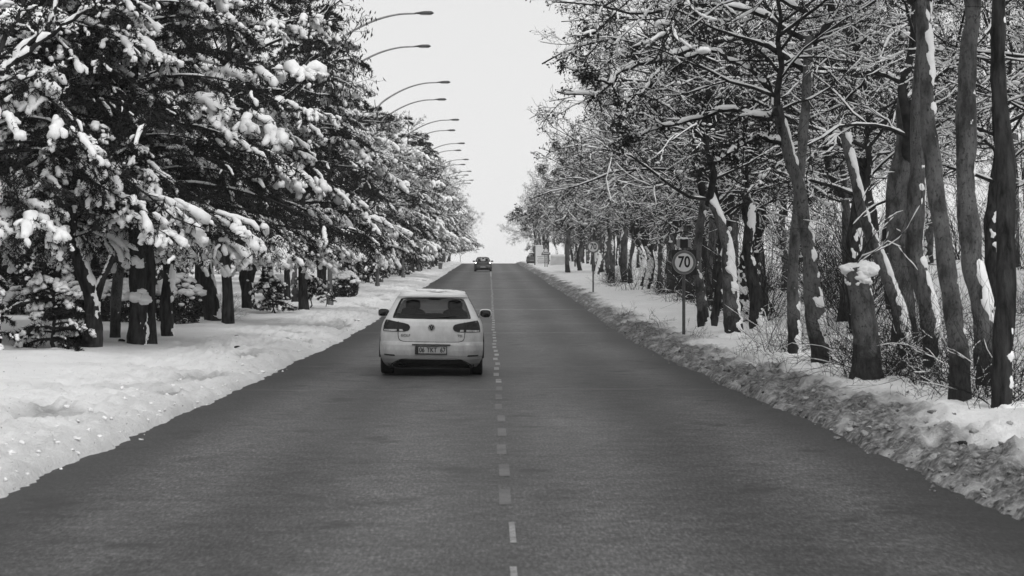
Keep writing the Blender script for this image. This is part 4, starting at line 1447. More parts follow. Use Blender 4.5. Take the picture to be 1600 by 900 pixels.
for k in range(30):
    Y = 25 + 75 * rs.uniform() ** 1.4
    shrub(7.6 + 11 * rs.uniform() ** 1.3 + (1.5 if Y < 30 else 0), Y, rs.uniform(0, 6.28), rs.uniform(0.75, 1.2), 4 + int(rs.integers(2)), 'tall leafless thicket shrub deep among the right trees', 'thicket in the right wood', 'thicket_shrub')
for px, py, Y, sc in ((1170, 560, 36, 0.8), (1215, 575, 31.5, 0.9), (1030, 500, 55, 1.0), (980, 480, 66, 1.0), (1090, 525, 46, 0.9), (1350, 610, 26, 0.6), (1440, 615, 24, 0.6), (1540, 635, 21, 0.6)):
    p = px_pt(px, py, Y)
    shrub(p[0], Y, rs.uniform(0, 6.28), sc, 3, 'thin dry weed stalks poking out of the right snow bank', 'dry stalks on the right bank', 'dry_stalks', 'weed')
for px, py, Y, sc, v in ((330, 490, 60, 0.8, 1), (345, 490, 59, 0.7, 0), (312, 492, 61, 0.7, 1)):
    p = px_pt(px, py, Y)
    shrub(p[0], Y, rs.uniform(0, 6.28), sc, v, 'snowy leafless shrub round the stout trunk on the left', 'shrubs in the left grove')

# ------------------------------------------------------------------ cars
CZ = np.array([0.16, 0.22, 0.30, 0.36, 0.45, 0.54, 0.585, 0.60, 0.68, 0.76, 0.86, 0.94, 0.99, 1.03, 1.10, 1.20, 1.30, 1.345, 1.36, 1.40, 1.43, 1.452, 1.468, 1.478])
CW = np.array([0.78, 0.83, 0.868, 0.884, 0.892, 0.894, 0.892, 0.888, 0.888, 0.884, 0.868, 0.838, 0.808, 0.785, 0.750, 0.700, 0.645, 0.618, 0.610, 0.585, 0.555, 0.505, 0.42, 0.28])
CR = np.array([0.14, 0.06, 0.015, 0.0, 0.0, 0.012, 0.035, 0.048, 0.055, 0.062, 0.075, 0.095, 0.125, 0.17, 0.25, 0.355, 0.455, 0.47, 0.40, 0.405, 0.46, 0.60, 0.95, 1.35])
CF = np.array([4.05, 4.12, 4.17, 4.19, 4.20, 4.18, 4.16, 4.15, 4.09, 3.98, 3.72, 3.42, 3.22, 3.12, 2.96, 2.74, 2.50, 2.38, 2.34, 2.22, 2.10, 1.98, 1.80, 1.60])


def car_w(z): return np.interp(z, CZ, CW)


def car_rear(x, z):
    W = car_w(z)
    u = np.clip(np.abs(x) / W, 0, 1)
    k = np.clip((u - 0.66) / 0.34, 0, 1)
    return np.interp(z, CZ, CR) + 0.035 * u ** 2 + 0.26 * k ** 2.6


def car_front(x, z):
    W = car_w(z)
    u = np.clip(np.abs(x) / W, 0, 1)
    k = np.clip((u - 0.5) / 0.5, 0, 1)
    return np.interp(z, CZ, CF) - 0.10 * u ** 2 - 0.42 * k ** 2.4


WIN = np.array([(-0.675, 1.005), (-0.66, 0.992), (-0.3, 0.985), (0, 0.983), (0.3, 0.985), (0.66, 0.992), (0.675, 1.005), (0.665, 1.05), (0.625, 1.16), (0.575, 1.275), (0.545, 1.325), (0.50, 1.336),
                (0.25, 1.342), (0, 1.344), (-0.25, 1.342), (-0.50, 1.336), (-0.545, 1.325), (-0.575, 1.275), (-0.625, 1.16), (-0.665, 1.05)])


def dense_poly(poly, n=6):
    poly = np.asarray(poly, float)
    out = []
    for a, b in zip(poly, np.roll(poly, -1, 0)):
        for t in np.linspace(0, 1, n, endpoint=False):
            out.append(a * (1 - t) + b * t)
    return np.array(out)


def in_poly(p, poly):
    x, y = p[:, 0], p[:, 1]
    r = np.zeros(len(p), bool)
    for (x0, y0), (x1, y1) in zip(poly, np.roll(poly, -1, 0)):
        c = ((y0 > y) != (y1 > y)) & (x < (x1 - x0) * (y - y0) / (y1 - y0 + 1e-12) + x0)
        r ^= c
    return r


def rear_patch(poly, off, scales=(1, 0.75, 0.5, 0.25, 0), center=None, surf=car_rear, sgn=-1):
    D = dense_poly(poly)
    c = D.mean(0) if center is None else np.asarray(center)
    n = len(D)
    V = []
    for s in scales:
        q = c + (D - c) * s
        V.append(np.stack([q[:, 0], surf(q[:, 0], q[:, 1]) + sgn * off, q[:, 1]], 1))
    V = np.concatenate(V)
    F = []
    for k in range(len(scales) - 1):
        i = np.arange(n)
        j = (i + 1) % n
        F.append(np.stack([k * n + i, k * n + j, (k + 1) * n + j, (k + 1) * n + i], 1))
    return V, np.concatenate(F)


def rear_line(pts, r, off, n=60):
    p = resample(np.asarray(pts, float), n)
    P = np.stack([p[:, 0], car_rear(p[:, 0], p[:, 1]) - off, p[:, 1]], 1)
    return tube1(P, np.full(n, r), 5)


def lathe_x(prof, S=28):
    """profile (radius, x) turned about the X axis"""
    prof = np.asarray(prof, float)
    th = np.arange(S) / S * 2 * np.pi
    V = np.stack([np.repeat(prof[:, 1], S), (prof[:, 0][:, None] * np.cos(th)).ravel(), (prof[:, 0][:, None] * np.sin(th)).ravel()], 1)
    K = len(prof)
    k = np.arange(K - 1)[:, None]; j = np.arange(S)[None]
    F = np.stack([k * S + j, k * S + (j + 1) % S, (k + 1) * S + (j + 1) % S, (k + 1) * S + j], -1).reshape(-1, 4)
    return V, F


def superbox(c, h, n=4.0, sub=3):
    V, F = ICO[sub]
    k = (np.abs(V) ** n).sum(1, keepdims=True) ** (-1 / n)
    return np.asarray(c) + V * k * np.asarray(h), F


def make_car(loc, rz, roll, paint, label, full=True, lit=False, snow=0.0, name='hatchback_car'):
    root = empty(name, loc, rz)
    root.rotation_euler = (0, roll, rz)
    tag(root, label, 'car')
    rng = np.random.default_rng(3)
    # body shell: horizontal slices
    zs = np.unique(np.concatenate([np.linspace(0.16, 1.478, 90 if full else 34), CZ]))
    ua = np.linspace(-1, 1, 81)
    rings = []
    for z in zs:
        W = car_w(z)
        xr = ua * W
        yr = car_rear(xr, np.full_like(xr, z)); yf = car_front(xr, np.full_like(xr, z))
        t = np.linspace(0, 1, 42)[1:-1]
        ys = yr[-1] + (yf[-1] - yr[-1]) * t
        bar = W * (1 + 0.012 * np.sin(np.pi * t))
        right = np.stack([bar, ys], 1)
        rings.append(np.concatenate([np.stack([xr, yr], 1), right, np.stack([xr[::-1], yf[::-1]], 1), np.stack([-bar[::-1], ys[::-1]], 1)]))
    rings = np.array(rings)
    K, S, _ = rings.shape
    V = np.concatenate([rings, np.repeat(zs[:, None, None], S, 1)], 2)
    k = np.arange(K - 1)[:, None]; j = np.arange(S)[None]
    F = np.stack([k * S + j, k * S + (j + 1) % S, (k + 1) * S + (j + 1) % S, (k + 1) * S + j], -1).reshape(-1, 4)
    Vf = V.reshape(-1, 3)
    cen = Vf[F].mean(1)
    is_rear = cen[:, 1] < 1.0 + 0 * cen[:, 1]
    c0 = WIN.mean(0)
    cut = in_poly(cen[:, [0, 2]], c0 + (WIN - c0) * 0.965) & (cen[:, 1] < 0.75) & (np.abs(cen[:, 0]) < car_w(cen[:, 2]) * 0.93)
    wind = (cen[:, 2] > 1.03) & (cen[:, 2] < 1.40) & (cen[:, 1] > 2.0) & (np.abs(cen[:, 0]) < car_w(cen[:, 2]) * 0.9)
    side = (cen[:, 2] > 1.02) & (cen[:, 2] < 1.36) & (cen[:, 1] > 0.85) & (cen[:, 1] < 2.6) & (np.abs(cen[:, 0]) > car_w(cen[:, 2]) * 0.97) & (np.abs(cen[:, 1] - 1.75) > 0.04)
    arch = np.zeros(len(cen), bool)
    for yw in (0.76, 3.34):
        arch |= ((cen[:, 1] - yw) ** 2 + (cen[:, 2] - 0.31) ** 2 < 0.355 ** 2) & (np.abs(cen[:, 0]) > 0.6)
    dif = in_poly(cen[:, [0, 2]], np.array([(-0.66, 0.10), (0.66, 0.10), (0.66, 0.20), (0.54, 0.29), (-0.54, 0.29), (-0.66, 0.20)])) & (cen[:, 1] < 1)
    F = F[~(cut | wind | side | arch | dif)]
    b = MB().add(Vf, F)
    top = rings[-1]
    # roof cap
    cV = np.concatenate([np.concatenate([top, np.full((S, 1), zs[-1])], 1), [[0, (CR[-1] + CF[-1]) / 2, zs[-1] + 0.004]]])
    b.add(cV, np.stack([np.arange(S), (np.arange(S) + 1) % S, np.full(S, S)], 1))
    body = b.build('body', M[paint], root)
    # underbody, dark
    MB().add(*box(-0.74, 0.74, 0.2, 4.0, 0.17, 0.30)).build('underbody', M['plastic'], root, False)
    lin = MB()
    for yw in (0.76, 3.34):
        for sx in (-1, 1):
            th = np.linspace(0, np.pi, 20)
            P = np.stack([np.full(20, sx * 0.89), yw + 0.36 * np.cos(th), 0.31 + 0.36 * np.sin(th)], 1)
            lin.add(*tube1(P, np.full(20, 0.022), 6))
            lin.add(*box(sx * 0.56, sx * 0.60, yw - 0.36, yw + 0.36, 0.2, 0.66))
    lin.build('wheel_arch_lining', M['plastic'], root)
    # rear window: frit border and see-through pane
    V, F = rear_patch(WIN, 0.006, (1, 0.965, 0.93))
    rw = MB().add(V, F).build('rear_window', M['glass_dark'], root)
    V, F = rear_patch(WIN, 0.0055, (0.93, 0.7, 0.45, 0.2, 0), c0)
    MB().add(V, F).build('pane', M['glass'], rw)
    if full:
        p = np.array([(-0.03, 1.03), (0.12, 1.028)])
        MB().add(*rear_line([(-0.02, 1.0), (0.10, 1.012), (0.30, 1.03), (0.40, 1.035)], 0.007, 0.014, 20)).build('wiper', M['plastic'], root)
    # windscreen
    wz = np.linspace(1.0, 1.42, 10); wu = np.linspace(-0.93, 0.93, 15)
    U, Z = np.meshgrid(wu, wz)
    X = U * car_w(Z)
    V = np.stack([X, car_front(X, Z) + 0.004, Z], -1).reshape(-1, 3)
    i = (np.arange(9)[:, None] * 15 + np.arange(14)[None]).ravel()
    MB().add(V, np.stack([i, i + 1, i + 16, i + 15], 1)).build('windscreen', M['glass'], root)
    for sx in (-1, 1):
        sy = np.linspace(0.80, 2.66, 24); sz = np.linspace(1.0, 1.37, 8)
        Yg, Zg = np.meshgrid(sy, sz)
        t = np.clip((Yg - 0.5) / 2.4, 0, 1)
        V = np.stack([sx * (car_w(Zg) * (1 + 0.012 * np.sin(np.pi * t)) + 0.004), Yg, Zg], -1).reshape(-1, 3)
        i = (np.arange(7)[:, None] * 24 + np.arange(23)[None]).ravel()
        MB().add(V, np.stack([i, i + 1, i + 25, i + 24], 1)).build('side_window', M['glass'], root)
    # wheels
    for yw in (0.76, 3.34):
        for sx in (-1, 1):
            w = empty('wheel', (sx * 0.775, yw, 0.314))
            w.parent = root
            V, F = lathe_x([(0.20, -0.105), (0.285, -0.112), (0.308, -0.09), (0.314, -0.05), (0.314, 0.05), (0.308, 0.09), (0.285, 0.112), (0.20, 0.105)])
            MB().add(V, F).build('tyre', M['rubber'], w)
            V, F = lathe_x([(0.20, -0.09), (0.19, -0.08), (0.05, -0.05 * sx), (0.0, -0.05 * sx)], 20)
            r = MB().add(V, F)
            for q in range(5):
                a = q * 2 * np.pi / 5
                P = np.array([[sx * 0.08, 0.04 * np.cos(a), 0.04 * np.sin(a)], [sx * 0.085, 0.2 * np.cos(a), 0.2 * np.sin(a)]])
                r.add(*tube1(P, [0.03, 0.022], 6))
            r.build('rim', M['metal'], w)
    # mirrors
    for sx in (-1, 1):
        m = MB().add(*superbox((sx * 0.935, 2.62, 1.045), (0.115, 0.07, 0.082), 3.0))
        m.add(*tube1([(sx * 0.76, 2.66, 0.985), (sx * 0.86, 2.64, 1.0)], 0.03, 8))
        mo = m.build('wing_mirror', M[paint], root)
        MB().add(*superbox((sx * 0.938, 2.565, 1.045), (0.098, 0.022, 0.066), 3.0)).build('mirror_glass', M['glass_dark'], mo)
    # tail lamps
    LAMP = np.array([(0.368, 0.835), (0.375, 0.865), (0.40, 0.892), (0.47, 0.912), (0.60, 0.935), (0.74, 0.962), (0.795, 0.965), (0.815, 0.925), (0.832, 0.86), (0.842, 0.785), (0.835, 0.765), (0.62, 0.763), (0.46, 0.765), (0.40, 0.78), (0.378, 0.805)])
    for sx in (-1, 1):
        L = LAMP * np.array([sx, 1])
        o = MB().add(*rear_patch(L, 0.010, (1.0, 0.96, 0.7, 0.4, 0))).build('tail_lamp', M['lamp_dark'], root)
        if full:
            s1 = np.array([(0.60, 0.772), (0.825, 0.775), (0.822, 0.80), (0.60, 0.806)]) * np.array([sx, 1])
            MB().add(*rear_patch(s1, 0.013, (1, 0.5, 0))).build('indicator_lens', M['lamp_clear'], o)
            s2 = np.array([(0.485, 0.772), (0.555, 0.772), (0.555, 0.806), (0.50, 0.806)]) * np.array([sx, 1])
            MB().add(*rear_patch(s2, 0.013, (1, 0.5, 0))).build('reversing_lens', M['lamp_clear'], o)
            MB().add(*rear_line([(sx * 0.572, 0.94), (sx * 0.575, 0.85), (sx * 0.575, 0.76)], 0.005, 0.012, 20)).build('lamp_seam', M['plastic'], o)
        if lit:
            q = np.array([(0.66, 0.83), (0.80, 0.83), (0.81, 0.87), (0.79, 0.94), (0.68, 0.93)]) * np.array([sx, 1])
            MB().add(*rear_patch(q, 0.014, (1, 0.5, 0))).build('brake_light', M['lamp_lit'], o)
    # roof-edge spoiler with the high brake lamp
    xs = np.linspace(-0.56, 0.56, 30)
    sp = MB()
    P = np.stack([xs, 0.44 + 0.16 * np.abs(xs / 0.56) ** 3, 1.392 - 0.03 * (xs / 0.56) ** 2], 1)
    sp.add(*tube1(P, 0.034 * np.clip(1.25 - np.abs(xs / 0.6) ** 6, 0.3, 1), 10))
    spo = sp.build('roof_spoiler', M[paint], root)
    xs = np.linspace(-0.16, 0.16, 12)
    P = np.stack([xs, np.full(12, 0.425), np.full(12, 1.368)], 1)
    MB().add(*tube1(P, 0.014, 8)).build('high_brake_lamp', M['lamp_lit' if lit else 'lamp_dark'], spo)
    # lower diffuser
    D = np.array([(-0.70, 0.14), (0.70, 0.14), (0.68, 0.20), (0.60, 0.255), (0.50, 0.295), (0.40, 0.31), (0, 0.315), (-0.40, 0.31), (-0.50, 0.295), (-0.60, 0.255), (-0.68, 0.20)])
    MB().add(*rear_patch(D, -0.02, (1, 0.8, 0.5, 0.2, 0))).build('diffuser', M['plastic'], root)
    MB().add(*rear_patch(D, 0.004, (1.03, 0.985))).build('bumper_lip', M['plastic'], root)
    # number plate
    pl = empty('number_plate', (0, car_rear(np.array([0.0]), np.array([0.45]))[0], 0.45))
    pl.parent = root
    rec = MB().add(*rear_patch(np.array([(-0.335, 0.365), (0.335, 0.365), (0.335, 0.545), (-0.335, 0.545)]), 0.003, (1, 0.5, 0)))
    rco = rec.build('plate_recess', M[paint], root)
    MB().add(*tube1([(-0.33, -0.008, 0.095), (0.33, -0.008, 0.095)], 0.012, 6)).build('plate_light_bar', M['plastic'], pl)
    MB().add(*box(-0.275, 0.275, -0.022, -0.006, -0.072, 0.072)).build('plate_frame', M['plastic'], pl, False)
    MB().add(*box(-0.26, 0.26, -0.026, -0.023, -0.052, 0.057)).build('plate_sheet', M['plate_white'], pl, False)
    if full:
        MB().add(*box(-0.259, -0.218, -0.029, -0.0265, -0.051, 0.056)).build('plate_band', M['plastic'], pl, False)
        for s, x in (('06', -0.158), ('TKT', 0.012), ('67', 0.20)):
            attach('plate_lettering', text_mesh(s, 0.118, M['sign_black'], 0.002, 0.80, bold=0.0015), pl, (x, -0.029, 0.003))
        # tailgate seam, emblem, badges, reflectors
        MB().add(*rear_line([(-0.575, 0.755), (-0.572, 0.70), (-0.555, 0.635), (-0.50, 0.602), (-0.40, 0.594), (0, 0.592), (0.40, 0.594), (0.50, 0.602), (0.555, 0.635), (0.572, 0.70), (0.575, 0.755)], 0.0055, 0.0015, 90)).build('tailgate_seam', M['plastic'], root)
        e = empty('emblem', (0, car_rear(np.array([0.0]), np.array([0.838]))[0] - 0.012, 0.838))
        e.parent = root
        th = np.linspace(0, 2 * np.pi, 33)
        MB().add(*tube1(np.stack([0.056 * np.cos(th), 0 * th, 0.056 * np.sin(th)], 1), 0.0065, 8)).build('ring', M['chrome'], e)
        MB().add(*disc_cap((0, 0.004, 0), (0, -1, 0), 0.056, 28)).build('disc', M['plastic'], e)
        mk = MB()
        mk.add(*tube1([(-0.021, -0.002, 0.051), (0, -0.002, 0.008), (0.021, -0.002, 0.051)], 0.0055, 6))
        mk.add(*tube1([(-0.047, -0.002, 0.026), (-0.022, -0.002, -0.047), (0, -0.002, 0.0), (0.022, -0.002, -0.047), (0.047, -0.002, 0.026)], 0.0055, 6))
        mk.build('letter_mark', M['chrome'], e)
        for s, x in (('GOLF', -0.445), ('TSI', 0.487)):
            attach('badge_lettering', text_mesh(s, 0.060, M['metal_dark'], 0.003, 1.1), root, (x, car_rear(np.array([x]), np.array([0.70]))[0] - 0.008, 0.70))
        for sx in (-1, 1):
            q = np.array([(0.62, 0.345), (0.80, 0.352), (0.815, 0.365), (0.81, 0.378), (0.63, 0.372)]) * np.array([sx, 1])
            MB().add(*rear_patch(q, 0.006, (1, 0.5, 0))).build('rear_reflector', M['lamp_dark'], root)
        xs = [(-0.52, 0.2), (-0.46, 0.2)]
        ex = MB()
        for x in (-0.54, -0.46):
            ex.add(*tube1([(x, 0.06, 0.20), (x, 0.4, 0.20)], 0.03, 10))
        ex.build('exhaust', M['metal_dark'], root)
        aP = np.stack([np.zeros(6), np.linspace(1.0, 0.78, 6), np.linspace(1.47, 1.56, 6)], 1)
    # interior
    it = MB()
    it.add(*box(-0.74, 0.74, 0.5, 3.2, 0.30, 0.55))
    it.add(*superbox((0, 3.0, 0.86), (0.72, 0.22, 0.13), 5))
    it.build('interior', M['seat'], root, False)
    for x, y, hz, hw in ((-0.38, 1.95, 0.68, 0.25), (0.38, 1.95, 0.68, 0.25)):
        s = MB().add(*superbox((x, y, 0.80), (hw, 0.09, 0.33), 4))
        s.add(*superbox((x, y - 0.02, 1.20), (0.135, 0.06, 0.095), 3))
        s.add(*tube1([(x - 0.06, y, 1.05), (x - 0.06, y, 1.2)], 0.008, 5)).add(*tube1([(x + 0.06, y, 1.05), (x + 0.06, y, 1.2)], 0.008, 5))
        s.build('front_seat', M['seat'], root)
    s = MB().add(*superbox((0, 1.05, 0.76), (0.66, 0.10, 0.30), 5))
    for x in (-0.42, 0.42):
        s.add(*superbox((x, 1.03, 1.09), (0.13, 0.05, 0.075), 3))
    s.build('rear_bench', M['seat'], root)
    MB().add(*superbox((0, 2.40, 1.32), (0.12, 0.015, 0.035), 4)).add(*tube1([(0, 2.40, 1.33), (0, 2.42, 1.41)], 0.01, 6)).build('inside_mirror', M['plastic'], root)
    MB().add(*tube1(np.stack([-0.38 + 0.18 * np.cos(np.linspace(0, 6.283, 25)), np.full(25, 2.62), 0.93 + 0.18 * np.sin(np.linspace(0, 6.283, 25))], 1), 0.016, 6)).build('steering_wheel', M['plastic'], root)
    # snow on the roof
    if snow > 0:
        n = int(90 * snow)
        x = rng.uniform(-0.46, 0.46, n); y = rng.uniform(0.62, 1.9, n)
        z = 1.466 - 0.05 * (np.abs(x) / 0.5) ** 3
        r = rng.uniform(0.03, 0.075, n) * (1 if snow <= 1 else 1.7)
        V, F = blobs(np.stack([x, y, z], 1), np.stack([r * 2.2, r * 2.6, r * 0.42], 1), 2 if snow < 1 else 1, rng, 0.35)
        MB().add(V, F).build('roof_snow', M['snow'], root)
    return root


make_car((-1.01, 34.2, 0.0), math.radians(0.4), math.radians(0.75), 'paint_white', 'white hatchback seen from behind driving in the left lane', True, False, 0.55)
make_car((-0.68, 202.0, float(road_z(202.0))), 0.0, 0.0, 'paint_dark', 'small dark car near the crest with brake lights lit', False, True, 0.0)
_px, _py = 5.55, 262.0
make_car((_px, _py, float(ground_z(np.array([_px]), np.array([_py]), False)[0]) - 0.08), math.radians(-20), 0.0, 'paint_grey', 'grey car parked under snow behind the roadside board', False, False, 2.2)

# ------------------------------------------------------------------ street lamps
def lamp_master():
    root = empty('street_lamp', (0, 0, 0))
    H = 11.7
    z = np.linspace(0, 10.2, 12)
    MB().add(*tube1(np.stack([0 * z - 0.9, 0 * z, z], 1), np.linspace(0.10, 0.055, 12), 12)).build('pole', M['pole'], root)
    MB().add(*tube1([(-0.9, 0, 0), (-0.9, 0, 0.02), (-0.9, 0, 0.4), (-0.9, 0, 0.44)], [0.18, 0.15, 0.135, 0.112], 12)).build('base_sleeve', M['metal_dark'], root)
    A = resample([(-0.9, 0, 10.15), (-0.6, 0, 10.50), (0.15, 0, 10.98), (0.95, 0, 11.34), (1.75, 0, 11.54), (2.45, 0, 11.58)], 26)
    MB().add(*tube1(A, np.linspace(0.055, 0.034, 26), 10)).build('arm', M['metal'], root)
    x = np.linspace(0, 1, 14)
    prof = np.interp(x, [0, 0.05, 0.2, 0.5, 0.85, 0.97, 1], [0.2, 0.42, 0.6, 1.0, 0.95, 0.5, 0.05])
    P = np.stack([2.40 + 0.78 * x, 0 * x, 11.585 + 0.02 * x], 1)
    V, F = tube1(P, 0.14 * prof, 14)
    V[:, 2] = 11.585 + (V[:, 2] - 11.585) * np.where(V[:, 2] > 11.585, 0.62, 0.38)
    hd = MB().add(V, F).build('lamp_head', M['metal_dark'], root)
    V, F = superbox((2.86, 0, 11.545), (0.24, 0.10, 0.022), 3)
    MB().add(V, F).build('lens', M['lamp_clear'], hd)
    return root


LM = lamp_master()
lamp_spots = [(78 + 33 * n, -5.35) for n in range(7)] + [(91 + 33 * n, -5.85) for n in range(7)] + [(415, -5.2)]
ordn = ['nearest', 'second', 'third', 'fourth', 'fifth', 'sixth', 'seventh', 'eighth', 'ninth', 'tenth', 'eleventh', 'twelfth', 'thirteenth', 'fourteenth']
for k, (Y, X) in enumerate(sorted(lamp_spots)):
    o = LM if k == 0 else copy_tree(LM)
    o.location = (X, Y, float(road_z(Y)) + 0.1)
    lab = ('%s curved-arm street lamp counted from the camera, rising above the left trees' % ordn[k]) if k < 14 else 'lowest street lamp head, beyond the crest beside the dark car'
    if k == 0:
        lab = 'nearest and highest curved-arm street lamp above the left trees'
    tag(o, lab, 'street lamp', 'street lamps along the left side')


# ------------------------------------------------------------------ signs
def ring_disc(r0, r1, y, S=48):
    th = np.arange(S) / S * 2 * np.pi
    V = np.concatenate([np.stack([r * np.cos(th), np.full(S, y), r * np.sin(th)], 1) for r in (r0, r1)])
    i = np.arange(S)
    return V, np.stack([i, (i + 1) % S, S + (i + 1) % S, S + i], 1)


def speed_sign(px, base_py, Y, zc_px, rad, label, panel):
    x = (px - VPX) * Y / F_PX
    g = float(ground_z(np.array([x]), np.array([Y]), False)[0])
    zc = EYE - (zc_px - VPY) * Y / F_PX - g
    root = empty('speed_limit_sign', (x, Y, g))
    root.rotation_euler = (0, 0, math.radians(3))
    tag(root, label, 'road sign', 'speed limit signs')
    MB().add(*tube1([(0, 0.035, -0.3), (0, 0.035, zc + rad * 0.8)], 0.040, 10)).add(*disc_cap((0, 0.035, zc + rad * 0.8), (0, 0, 1), 0.032, 10)).build('post', M['metal_dark'], root)
    if panel:
        s = rad * 1.04
        MB().add(*box(-s, s, -0.012, 0.008, zc - s, zc + s)).build('backing_panel', M['sign_black'], root, False)
        bx = MB().add(*box(-0.095, 0.095, -0.02, 0.10, zc + s + 0.05, zc + s + 0.27)).build('flasher_box', M['sign_black'], root, False)
        MB().add(*disc_cap((0, -0.024, zc + s + 0.16), (0, -1, 0), 0.06, 20)).build('flasher_lens', M['lamp_dark'], bx)
        MB().add(*box(-0.18, -0.10, 0.0, 0.02, zc + s + 0.07, zc + s + 0.25)).build('side_plate', M['sign_edge'], root, False)
        MB().add(*box(0.10, 0.18, 0.0, 0.02, zc + s + 0.07, zc + s + 0.25)).build('side_plate', M['sign_edge'], root, False)
        MB().add(*tube1([(0, 0.035, zc + s - 0.1), (0, 0.035, zc + s + 0.1)], 0.03, 8)).build('bracket', M['metal_dark'], root)
        V, F = blobs(np.array([[-0.04, 0.04, zc + s + 0.285], [0.04, 0.05, zc + s + 0.285], [-0.01, 0.01, zc + s + 0.28]]), np.tile([0.07, 0.06, 0.025], (3, 1)), 2, np.random.default_rng(4), 0.2)
        MB().add(V, F).build('snow_cap', M['branch_snow'], root)
    else:
        V, F = lathe_x([(rad, -0.01), (rad, 0.01), (0, 0.01)], 40)
        MB().add(np.stack([V[:, 1], V[:, 0], V[:, 2] + zc], 1), F).build('backing_plate', M['metal_dark'], root)
    def up(vf):
        V, F = vf
        V = V.copy(); V[:, 2] += zc
        return V, F
    MB().add(*up(ring_disc(rad, rad * 0.965, -0.0165))).build('rim', M['sign_edge'], root)
    MB().add(*up(ring_disc(rad * 0.965, rad * 0.77, -0.0165))).build('red_border', M['sign_red'], root)
    MB().add(*up(ring_disc(rad * 0.77, 0.001, -0.0165))).build('face', M['sign_white'], root)
    attach('lettering', text_mesh('70', rad * 1.30, M['sign_black'], 0.002, 0.80, bold=rad * 0.030), root, (0, -0.021, zc + rad * 0.0))
    return root


speed_sign(1069, 518, 49.0, 410, 0.295, 'nearer round 70 speed limit sign on black panel with flasher box', True)
speed_sign(927, 456, 98.0, 385.5, 0.315, 'farther small round 70 speed limit sign without panel', False)


def tri(w, z0, y, shrink=1.0, flip=False):
    h = w * 0.866
    c = np.array([0, z0 + h / 3])
    P = np.array([(-w / 2, z0), (w / 2, z0), (0, z0 + h)])
    P = c + (P - c) * shrink
    V = np.stack([P[:, 0], np.full(3, y), P[:, 1]], 1)
    return V, np.array([[0, 1, 2]])


def prism_tri(w, z0, y0, y1, shrink=1.0):
    a, _ = tri(w, z0, y0, shrink); b, _ = tri(w, z0, y1, shrink)
    V = np.concatenate([a, b])
    m = MB().add(V, [[0, 1, 2], [3, 5, 4]])
    m.f.append((np.array([[0, 3, 4, 1], [1, 4, 5, 2], [2, 5, 3, 0]]), 0))
    return m


def warning_sign():
    Y = 215.0
    x = (853.0 - VPX) * Y / F_PX
    g = float(ground_z(np.array([x]), np.array([Y]), False)[0])
    root = empty('warning_sign', (x, Y, g))
    tag(root, 'triangular bump warning sign on dark panel in front of the board', 'road sign')
    for dx, dy in ((-0.10, 0.05), (0.13, 0.06)):
        MB().add(*tube1([(dx, dy, -0.3), (dx, dy, 1.5)], 0.045, 8)).build('post', M['metal_dark'], root)
    MB().add(*box(-0.30, 0.33, 0.0, 0.02, 1.95, 2.72)).build('backing_panel', M['sign_black'], root, False)
    MB().add(*box(-0.05, 0.07, 0.0, 0.06, 2.72, 2.95)).build('flasher_box', M['sign_black'], root, False)
    MB().add(*box(-0.47, 0.48, -0.012, 0.012, 1.30, 1.55)).build('side_panel', M['sign_red'], root, False)
    up_ = prism_tri(0.55, 2.12, -0.018, -0.004)
    up_.build('red_border', M['sign_edge'], root, False)
    prism_tri(0.55, 2.12, -0.030, -0.020, 0.6).build('upper_face', M['sign_black'], root, False)
    prism_tri(0.98, 1.38, -0.032, -0.014).build('red_border', M['sign_red'], root, False)
    prism_tri(0.98, 1.38, -0.046, -0.034, 0.74).build('face', M['sign_white'], root, False)
    s = MB().add(*superbox((-0.12, -0.05, 1.60), (0.105, 0.006, 0.05), 2.2)).add(*superbox((0.12, -0.05, 1.60), (0.105, 0.006, 0.05), 2.2))
    s.add(*box(-0.25, 0.25, -0.054, -0.048, 1.545, 1.58))
    s.build('bump_symbol', M['sign_black'], root)


warning_sign()


def info_board():
    Y = 240.0
    x = (846.5 - VPX) * Y / F_PX
    g = float(ground_z(np.array([x]), np.array([Y]), False)[0])
    root = empty('information_board', (x, Y, g))
    tag(root, 'pale upright information board with a triangle beside the far right verge', 'board')
    MB().add(*box(-0.90, -0.76, -0.06, 0.08, -0.3, 2.35)).build('post', M['metal_dark'], root, False)
    MB().add(*box(0.76, 0.90, -0.06, 0.08, -0.3, 2.35)).build('post', M['metal_dark'], root, False)
    MB().add(*box(-0.757, 0.757, -0.03, 0.03, 0.18, 2.30)).build('panel', M['board_white'], root, False)
    t = prism_tri(0.62, 1.18, -0.045, -0.032)
    ob = t.build('triangle_print', M['board_print'], root, False)
    ob.location.x = 0.22
    for k, z in enumerate((0.98, 0.72, 0.46, 0.24)):
        MB().add(*box(-0.55 + 0.1 * (k % 2), 0.62, -0.042, -0.032, z, z + 0.055)).build('print_line', M['board_print'], root, False)
    V, F = blobs(np.array([[-0.5, 0, 2.34], [0, 0, 2.35], [0.5, 0, 2.34]]), np.tile([0.42, 0.1, 0.07], (3, 1)), 2, np.random.default_rng(4), 0.2)
    MB().add(V, F).build('snow_cap', M['snow'], root)


info_board()


